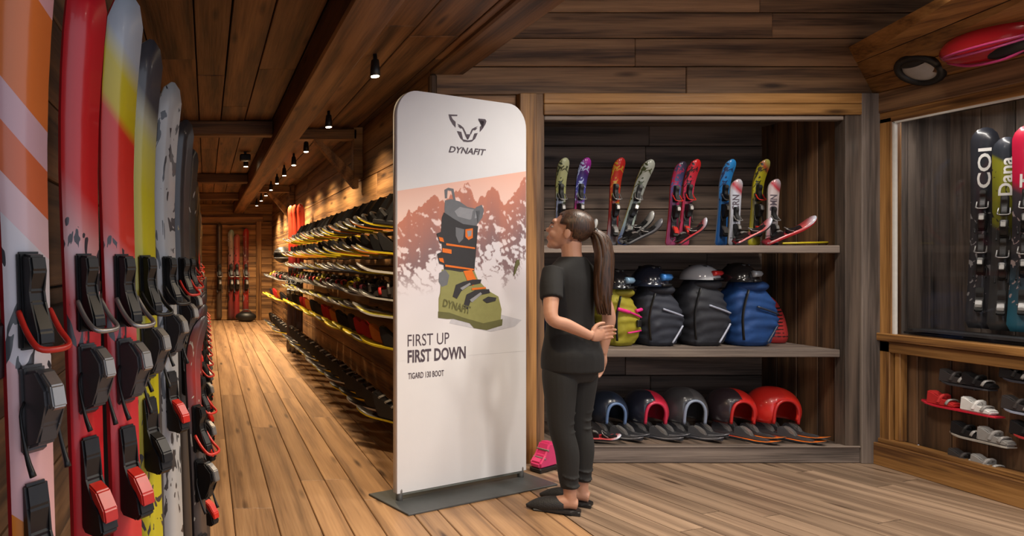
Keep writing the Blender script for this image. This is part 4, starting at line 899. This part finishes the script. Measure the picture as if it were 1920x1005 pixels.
bm = bmesh.new(); add_tube(bm, [(0.105 * math.cos(R(a)), 0.105 * math.sin(R(a)), 0.02) for a in range(0, 361, 15)], 0.022, 10, 1); link('ring', bm_mesh(bm, smooth=True), BLACK, ov)
link('glass', lathe_mesh([(0.10, 0.005), (0.095, 0.02), (0.06, 0.032), (0.01, 0.036)], 24), plain('smoked_glass', (.42, .42, .42), .2), ov)
link('hood', bm_mesh((lambda b__: (add_ell(b__, (0, 0.065, 0.012), (0.085, 0.036, 0.032)), b__)[1])(bmesh.new()), smooth=True), BLACK, ov)
rh = thing('red_helmet', 'long red and black striped helmet mounted on the slanted cornice', 'helmet', M=facing(on_cornice(1872, 72), 0.0))
bm = bmesh.new(); add_ell(bm, (0, 0, 0.02), (0.26, 0.12, 0.11), 28); link('shell', bm_mesh(bm, smooth=True), plain('helmet_red', (.45, .012, .02), .25, 0, .1, 6, .5), rh)
bm = bmesh.new(); add_ell(bm, (0.08, -0.02, 0.035), (0.19, 0.075, 0.10), 24); link('dark_panel', bm_mesh(bm, smooth=True), BLACK, rh)
for y, c in ((0.06, (.5, .05, .18)), (0.03, (.6, .1, .3)), (-0.05, (.55, .05, .2))): link('stripe', tube_mesh([(-0.2, y * .4, 0.085), (-0.08, y, 0.128), (0.08, y * 1.1, 0.136), (0.2, y * .6, 0.10)], 0.008, 8, 4), plain('stripe%d' % int(y * 100), c, .3), rh)
# skis inside the case
def case_ski(lab, px, topy, boty, xx, cs, ink, wd, word=None, wcol=WHITE, rng=(.1, .6)):
    dd = xx * F_PX / (px - CX); s = F_PX / dd; z0 = 0.96; L = CAMZ - (topy - CY) / s - z0; mt = ski_mat(lab[:26], L, cs, ink, rng, 24, .6)
    t = stand_ski('display_ski', lab, 'ski', xx, dd, z0, L, R(-55), R(2), 0, mt, EDGE_D, wd, 0.03, 0.15, group='skis in the display case')
    bindings(t, L * .58, .5, SILVER, SILVER, 'full'); bindings(t, L * .36, .5, SILVER, SILVER, 'full'); bindings(t, L * .14, .5, SILVER, SILVER, 'low')
    if word: text_on('lettering', word, t, Matrix.Translation((0.028, -0.0075, L * .70)) @ Matrix.Rotation(R(-90), 4, 'Y'), L * .2, .055, wcol, .02)
case_ski('black display ski with large white letters', 1835, 240, 612, 4.86, [(0, (.06, .06, .07)), (1, (.02, .022, .03))], (.35, .35, .37), .125, 'COI')
case_ski('olive display ski with black script tip', 1876, 258, 612, 4.84, [(0, (.06, .06, .06)), (.5, (.05, .05, .05)), (.53, (.22, .22, .02)), (.86, (.24, .24, .02)), (.88, (.03, .035, .045)), (1, (.03, .035, .05))], (.02, .02, .02), .12, 'Dana', WHITE, (.5, .8))
case_ski('crimson display ski with white script', 1916, 235, 612, 4.86, [(0, (.04, .2, .3)), (.3, (.05, .05, .06)), (.65, (.05, .04, .05)), (.7, (.5, .01, .05)), (1, (.5, .015, .05))], (.5, .4, .4), .13, 'Tum')
for k, (yy, zz) in enumerate(((3.85, 0.90), (3.80, 0.925))):
    t = thing('flat_board', ['black board lying flat under the display skis', 'upper black board with pale edge under the display skis'][k], 'board', M=Matrix.Translation((4.82 - .03 * k, yy + .5, zz)) @ Matrix.Rotation(R(90), 4, 'X') @ Matrix.Rotation(0, 4, 'Y'))
    me = ski_mesh(1.1, 0.24, .15, .015, 0.018, 20); me.materials.append(EDGE_D); me.materials.append(EDGE_D if k == 0 else GREYP); link('board', me, None, t)
# small boards with bindings on the panelled base
def base_item(lab, px0, px1, py, col, bcol, n=2, x=4.66):
    d0, d1 = x * F_PX / (px0 - CX), x * F_PX / (px1 - CX); z = CAMZ - (py - CY) / F_PX * (d0 + d1) / 2; L = d0 - d1
    M = Matrix((Vector((1, 0, 0)), Vector((0, 0, -1)), Vector((0, 1, 0)))).transposed().to_4x4(); M.translation = (x - 0.02, d1, z)
    t = thing('mini_ski', lab, 'ski', group='mini skis on the case base', M=M); me = ski_mesh(L, 0.09, L * .3, 0.02, 0.012, 14); cmn = plain(lab[:18], col, .3); me.materials.append(cmn); me.materials.append(cmn); link('ski_board', me, None, t)
    link('wall_mount', box_mesh((0.07, 0.02, 0.06), 0.003, (0.045, 0.012, L * .5)), BLACK, t)
    for k in range(n):
        h = link('binding', cm(chunk_mesh, bcol[k % len(bcol)]), None, t, Matrix.Translation((0, -0.006, L * (.27 + .45 * k))) @ Matrix.Rotation(R(90), 4, 'X') @ Matrix.Scale(.72, 4)); link('strap', cm(strap_mesh, C['grey']), None, h)
base_item('dark mini ski with black bindings, topmost on the case base', 1772, 1868, 724, (.04, .04, .045), [BLACK, C['dark']])
base_item('red mini ski with white and red bindings on the case base', 1736, 1882, 768, (.55, .02, .04), [WHITE, C['red']])
base_item('pale mini ski with grey and black bindings on the case base', 1790, 1904, 826, (.35, .32, .28), [C['grey'], BLACK])
base_item('lowest pale mini ski with striped binding on the case base', 1788, 1886, 878, (.4, .38, .36), [C['grey'], C['dark']])
base_item('dark mini ski with a black binding cut by the picture edge', 1888, 1990, 718, (.04, .04, .05), [BLACK])
base_item('pale blue mini ski with a dark binding beside the red mini ski', 1890, 2000, 778, (.3, .33, .42), [C['dark']])
base_item('red-tipped mini ski beside the pale one on the case base', 1908, 2010, 826, (.45, .04, .04), [BLACK])
# pink boot on the floor by the cabinet post
pb = thing('pink_ski_boot', 'small pink and black ski boot on the floor behind the banner', 'boot', (2.235, 4.235, 0.0), R(-60))
link('sole', box_mesh((0.08, 0.20, 0.03), 0.006, (0, 0, 0.016)), BLACK, pb)
link('shell', prism_mesh([(-0.10, 0.028), (-0.105, 0.07), (-0.03, 0.10), (0.0, 0.19), (0.085, 0.18), (0.10, 0.03)], -0.038, 0.038, 0.012), plain('boot_pink', (.65, .05, .18), .35), pb)
for z_, y_ in ((0.09, -0.05), (0.14, -0.015)): link('buckle', box_mesh((0.084, 0.014, 0.012), 0.002, (0, y_, z_)), SILVER, pb)

# ================================================================== PERSON
def fused(bm, name, mat, parent, vox=0.006, smooth=6):
    bmesh.ops.recalc_face_normals(bm, faces=bm.faces[:])
    me = bpy.data.meshes.new(name); bm.to_mesh(me); bm.free()
    o = bpy.data.objects.new(name, me); COL.objects.link(o)
    md = o.modifiers.new('r', 'REMESH'); md.mode = 'VOXEL'; md.voxel_size = vox; md.use_smooth_shade = True
    ms = o.modifiers.new('s', 'SMOOTH'); ms.iterations = smooth; ms.factor = 0.5
    bpy.context.view_layer.update()
    m2 = bpy.data.meshes.new_from_object(o.evaluated_get(bpy.context.evaluated_depsgraph_get())); bpy.data.objects.remove(o)
    for p in m2.polygons: p.use_smooth = True
    m2.materials.clear(); m2.materials.append(mat)
    return link(name, m2, None, parent)
PX, PY = 2.035, 3.58
per = thing('person', 'woman in black t-shirt and dark jeans looking up at the banner, hand behind back', 'person', (PX, PY, 0))
Fd = Vector((-.36, .933, 0)); Rt = Vector((Fd.y, -Fd.x, 0))
B = lambda r, f, z: Rt * r + Fd * f + Vector((0, 0, z))        # body frame: right, forward, height
def skin_mat():
    m = plain('skin', (.45, .235, .155), .5, 0, .06, 25); b = m.node_tree.nodes['Principled BSDF']; b.inputs['Subsurface Weight'].default_value = 0.08; b.inputs['Subsurface Radius'].default_value = (.02, .008, .004); return m
SKIN = skin_mat()
def torso(bm, rings, seg=28):
    """rings: (z, half width, half depth, forward shift)"""
    q = catmull([list(r) for r in rings], 4); rr = []
    for z, a, b_, f in q: rr.append([bm.verts.new(B(a * math.copysign(abs(math.cos(t)) ** .85, math.cos(t)), f + b_ * math.sin(t), z)) for t in [2 * math.pi * k / seg for k in range(seg)]])
    for r0, r1 in zip(rr, rr[1:]):
        for k in range(seg): bm.faces.new((r0[k], r0[(k + 1) % seg], r1[(k + 1) % seg], r1[k]))
    bm.faces.new(rr[0][::-1]); bm.faces.new(rr[-1])
Lsh, Rsh = B(-.158, -.01, 1.33), B(.158, -.01, 1.33)
Lel = B(-.245, -.09, 1.08); Lwr = B(-.065, -.178, 0.985); Rel = B(.225, -.06, 1.075); Rwr = B(.205, -.035, .86)
hipL, hipR = B(-.085, 0, .86), B(.085, 0, .86)
# feet: left one nearer to the camera
LF = Vector((-.045, -.075, 0)); RF = Vector((.09, .04, 0)); fL = Vector((-.93, .36, 0)).normalized(); fR = Vector((-.80, .60, 0)).normalized()
kneeL = (hipL + LF) / 2 + Vector((-.02, .0, .03)); kneeL.z = .47; kneeR = (hipR + RF) / 2 + Vector((-.015, .01, 0)); kneeR.z = .47
ankL = LF + Vector((0, 0, .095)); ankR = RF + Vector((0, 0, .095))
HC_ = Vector((-.012, .0, 1.548)); hf = Vector((-.80, .56, .21)).normalized(); hs_ = Vector((.56, .80, 0)).normalized(); hs_ = (hs_ - hf * hs_.dot(hf)).normalized(); hu = hs_.cross(hf)
if hu.z < 0: hu = -hu
HM = Matrix((hf, hs_, hu)).transposed().to_4x4(); HM.translation = HC_          # head frame: x forward, y her right, z up
bm = bmesh.new()
torso(bm, [(.80, .125, .085, 0), (.90, .135, .092, -.01), (1.04, .108, .078, 0), (1.2, .125, .088, .012), (1.31, .13, .068, 0), (1.375, .075, .05, -.01)])
def limb(pts, rad): add_tube(bm, pts, rad, 16, 5)
limb([B(0, -.015, 1.36), B(0, -.008, 1.43), HC_ + Vector((.018, 0, -.06))], [.056, .05, .052])
limb([Lsh, (Lsh + Lel) / 2, Lel, (Lel * .6 + Lwr * .4), Lwr], [.034, .039, .034, .034, .024]); limb([Rsh, (Rsh + Rel) / 2, Rel, (Rel * .6 + Rwr * .4), Rwr], [.034, .039, .034, .033, .024])
for hp, kn, an in ((hipL, kneeL, ankL), (hipR, kneeR, ankR)): limb([hp, (hp + kn) / 2, kn, (kn * .62 + an * .38) + Vector((.012, -.004, 0)), an + Vector((0, 0, .03)), an - Vector((0, 0, .03))], [.070, .068, .052, .046, .032, .035])
for ft, fd in ((LF, fL), (RF, fR)): add_tube(bm, [ft - fd * .035 + Vector((0, 0, .055)), ft + fd * .02 + Vector((0, 0, .062)), ft + fd * .09 + Vector((0, 0, .042)), ft + fd * .16 + Vector((0, 0, .028))], [.03, .036, .034, .02], 14, 4)
def hand(wr, dirv, palm_n, curl, thumb_side):
    """palm and five fingers; dirv along the hand, palm_n out of the palm"""
    d = dirv.normalized(); n = (palm_n - d * palm_n.dot(d)).normalized(); s = d.cross(n)
    add_tube(bm, [wr, wr + d * .04, wr + d * .085], [.026, .038, .036], 14, 3, .45, n.cross(d))
    for k, (ln, o) in enumerate(((.066, -.030), (.076, -.010), (.071, .010), (.055, .029))):
        p = wr + d * .075 + s * o; pts = [p]; a = 0
        for q in (.42, .33, .25): a += curl; p = p + (d * math.cos(a) + n * math.sin(a)) * ln * q * 1.05; pts.append(p)
        add_tube(bm, pts, [.0088, .0085, .008, .0066], 10, 3)
    ts = s * thumb_side; p = wr + d * .022 + ts * .026
    add_tube(bm, [p, p + ts * .022 + d * .022 + n * .006, p + ts * .030 + d * .048 + n * .016, p + ts * .028 + d * .068 + n * .024], [.013, .0105, .0095, .0075], 10, 3)
hand(Lwr, B(.9, .02, .14), B(0, -1, .1), R(24), -1)
hand(Rwr, Rwr - Rel + B(0, .03, 0), B(-1, -.3, 0), R(20), 1)
def hell(c, r): add_ell(bm, c, r, 22, HM)
hell((-.018, 0, .035), (.094, .074, .086)); hell((.028, 0, -.01), (.066, .062, .088)); hell((.045, 0, -.075), (.040, .042, .032)); hell((.068, 0, -.092), (.020, .024, .018))
for p, r in (((.088, 0, .012), (.010, .010, .022)), ((.101, 0, -.008), (.012, .011, .014)), ((.088, 0, -.046), (.010, .022, .008)), ((.085, 0, -.060), (.011, .020, .008)), ((.074, .0, .045), (.016, .045, .018))): hell(p, r)
for s_ in (-1, 1): hell((-.006, s_ * .074, -.012), (.018, .008, .031)); hell((.060, s_ * .036, -.028), (.026, .024, .026))
fused(bm, 'body', SKIN, per, .0042, 5)
# face details
EYEW = plain('eye_white', (.38, .35, .33), .4); HAIR0 = plain('brow_hair', (.03, .017, .011), .6)
for s_ in (-1, 1):
    bm = bmesh.new(); add_ell(bm, (.0765, s_ * .030, .012), (.010, .012, .0065), 14, HM); link('eye', bm_mesh(bm, smooth=True), EYEW, per)
    bm = bmesh.new(); add_ell(bm, (.0825, s_ * .031, .012), (.0048, .006, .006), 12, HM); link('iris', bm_mesh(bm, smooth=True), HAIR0, per)
    link('eyebrow', tube_mesh([HM @ Vector(v) for v in ((.090, s_ * .014, .030), (.087, s_ * .032, .036), (.074, s_ * .050, .031))], [.003, .0035, .002], 8, 3), HAIR0, per)
bm = bmesh.new(); add_ell(bm, (.0935, 0, -.053), (.0045, .017, .008), 14, HM); link('lips', bm_mesh(bm, smooth=True), plain('lip', (.40, .16, .12), .5), per)
# hair
def hair_mat():
    m, nt, N, L, b = nodes_of('brown_hair'); tc = N.new('ShaderNodeTexCoord'); mp = N.new('ShaderNodeMapping'); mp.inputs['Scale'].default_value = (160, 160, 9); n = N.new('ShaderNodeTexNoise'); n.inputs['Scale'].default_value = 1
    L.new(tc.outputs['Object'], mp.inputs['Vector']); L.new(mp.outputs[0], n.inputs['Vector']); r = N.new('ShaderNodeValToRGB'); r.color_ramp.elements[0].position = .3; r.color_ramp.elements[0].color = (.014, .007, .004, 1); r.color_ramp.elements[1].position = .75; r.color_ramp.elements[1].color = (.085, .038, .019, 1)
    L.new(n.outputs['Fac'], r.inputs['Fac']); L.new(r.outputs['Color'], b.inputs['Base Color']); b.inputs['Roughness'].default_value = .42
    bu = N.new('ShaderNodeBump'); bu.inputs['Strength'].default_value = .5; bu.inputs['Distance'].default_value = .003; L.new(n.outputs['Fac'], bu.inputs['Height']); L.new(bu.outputs['Normal'], b.inputs['Normal']); return m
HAIR = hair_mat()
bm = bmesh.new(); add_ell(bm, (-.020, 0, .036), (.103, .082, .094), 48)
bmesh.ops.delete(bm, geom=[v for v in bm.verts if (v.co.x > .048 and v.co.z < .088) or (v.co.x > .012 and v.co.z < .025) or (v.co.x > -.03 and v.co.z < -.0) or (v.co.x > -.06 and v.co.z < -.04) or v.co.z < -.07], context='VERTS')
bmesh.ops.solidify(bm, geom=bm.faces[:], thickness=0.008); bmesh.ops.transform(bm, matrix=HM, verts=bm.verts[:])
hair = link('hair', bm_mesh(bm, smooth=True), HAIR, per)
tie = HM @ Vector((-.118, .0, .020)); bm = bmesh.new(); pony = [tie, tie + Vector((.030, -.012, -.03)), tie + Vector((.040, -.03, -.12)), tie + Vector((.030, -.04, -.24)), tie + Vector((.028, -.04, -.36)), tie + Vector((.045, -.035, -.45))]
add_tube(bm, pony, [.020, .034, .043, .045, .036, .006], 18, 6)
for k in range(16):
    a = k * 2.4; o = Vector((math.cos(a), math.sin(a), 0)) * .026; add_tube(bm, [p + o * (0.3 if i == 0 else 1) * (1 + .25 * math.sin(k + i)) for i, p in enumerate(pony)], [.008, .013, .018, .018, .013, .003], 8, 5)
link('ponytail', bm_mesh(bm, smooth=True), HAIR, hair)
link('hair_tie', tube_mesh([tie + Vector((.012 + .0 * a, .023 * math.cos(R(a)), .023 * math.sin(R(a)) - .004)) for a in range(0, 361, 30)], .005, 8, 1), GREYP, hair)
# clothes
def cloth(name, col, sc_=60, bump=.15): return plain(name, col, .85, 0, .18, sc_, 0, bump)
bm = bmesh.new()
torso(bm, [(.775, .172, .130, -.012), (.80, .175, .132, -.012), (.87, .172, .130, -.012), (.95, .152, .114, -.006), (1.05, .134, .102, .002), (1.18, .150, .116, .014), (1.27, .160, .112, .010), (1.335, .152, .084, -.006), (1.385, .095, .068, -.012), (1.408, .07, .06, -.012)])
for sh, el in ((Lsh, Lel), (Rsh, Rel)): add_tube(bm, [sh * .9 + B(0, 0, 1.345) * .1 + Vector((0, 0, .006)), sh * .7 + el * .3, sh * .40 + el * .60], [.052, .057, .056], 18, 4)
fused(bm, 'tshirt', cloth('black_cotton', (.005, .005, .0055)), per, .006, 6)
bm = bmesh.new()
torso(bm, [(.72, .12, .09, -.005), (.78, .152, .112, -.012), (.85, .148, .106, -.012), (.93, .125, .088, -.004)])
for hp, kn, an in ((hipL, kneeL, ankL), (hipR, kneeR, ankR)):
    add_tube(bm, [hp + Vector((0, 0, -.02)), hp * .7 + kn * .3, hp * .35 + kn * .65, kn, kn * .65 + an * .35 + Vector((.014, -.004, 0)), kn * .3 + an * .7 + Vector((.006, 0, 0)), an + Vector((0, 0, .045))], [.078, .088, .076, .063, .060, .050, .044], 20, 5)
    for q in (.42, .48, .54, .86, .92): 
        c = hp * (1 - q) + an * q; add_tube(bm, [c + Vector((-.055, -.03, .012)), c + Vector((0, -.066 + .012 * q, 0)), c + Vector((.055, -.03, .014))], [.002, .004, .002], 6, 3)
jeans = fused(bm, 'jeans', cloth('charcoal_denim', (.011, .0115, .012), 120), per, .006, 4)
SHOE = plain('black_woven', (.014, .014, .015), .6, 0, .5, 160, 0, .8)
for ft, fd in ((LF, fL), (RF, fR)):
    sd = Vector((-fd.y, fd.x, 0)); M = Matrix((fd, sd, Vector((0, 0, 1)))).transposed().to_4x4(); M.translation = ft
    sh = link('shoe', bm_mesh((lambda b__: (add_tube(b__, [(.035, 0, .045), (.07, 0, .044), (.12, 0, .036), (.17, 0, .025), (.215, 0, .016)], [.040, .043, .041, .030, .008], 18, 4, .98, (0, 0, 1)), b__)[1])(bmesh.new()), smooth=True), SHOE, per, M)
    bm = bmesh.new(); n = 20; out = [(.215 * math.cos(t) if math.cos(t) > 0 else .055 * math.cos(t), (.040 if math.cos(t) <= 0 else .044 * (1 - .25 * math.cos(t) ** 3)) * math.sin(t)) for t in [2 * math.pi * k / n for k in range(n)]]
    lo = [bm.verts.new((x, y, .010 if x > -.0 else .018)) for x, y in out]; hi = [bm.verts.new((x, y, .022 if x > 0 else .030)) for x, y in out]; bm.faces.new(hi); bm.faces.new(lo[::-1])
    for k in range(n): bm.faces.new((lo[k], lo[(k + 1) % n], hi[(k + 1) % n], hi[k]))
    add_box(bm, (-.022, 0, .012), (.05, .066, .024), None, .004); add_box(bm, (.12, 0, .006), (.13, .06, .012), None, .004)
    link('sole', bm_mesh(bm), BLACK, sh)
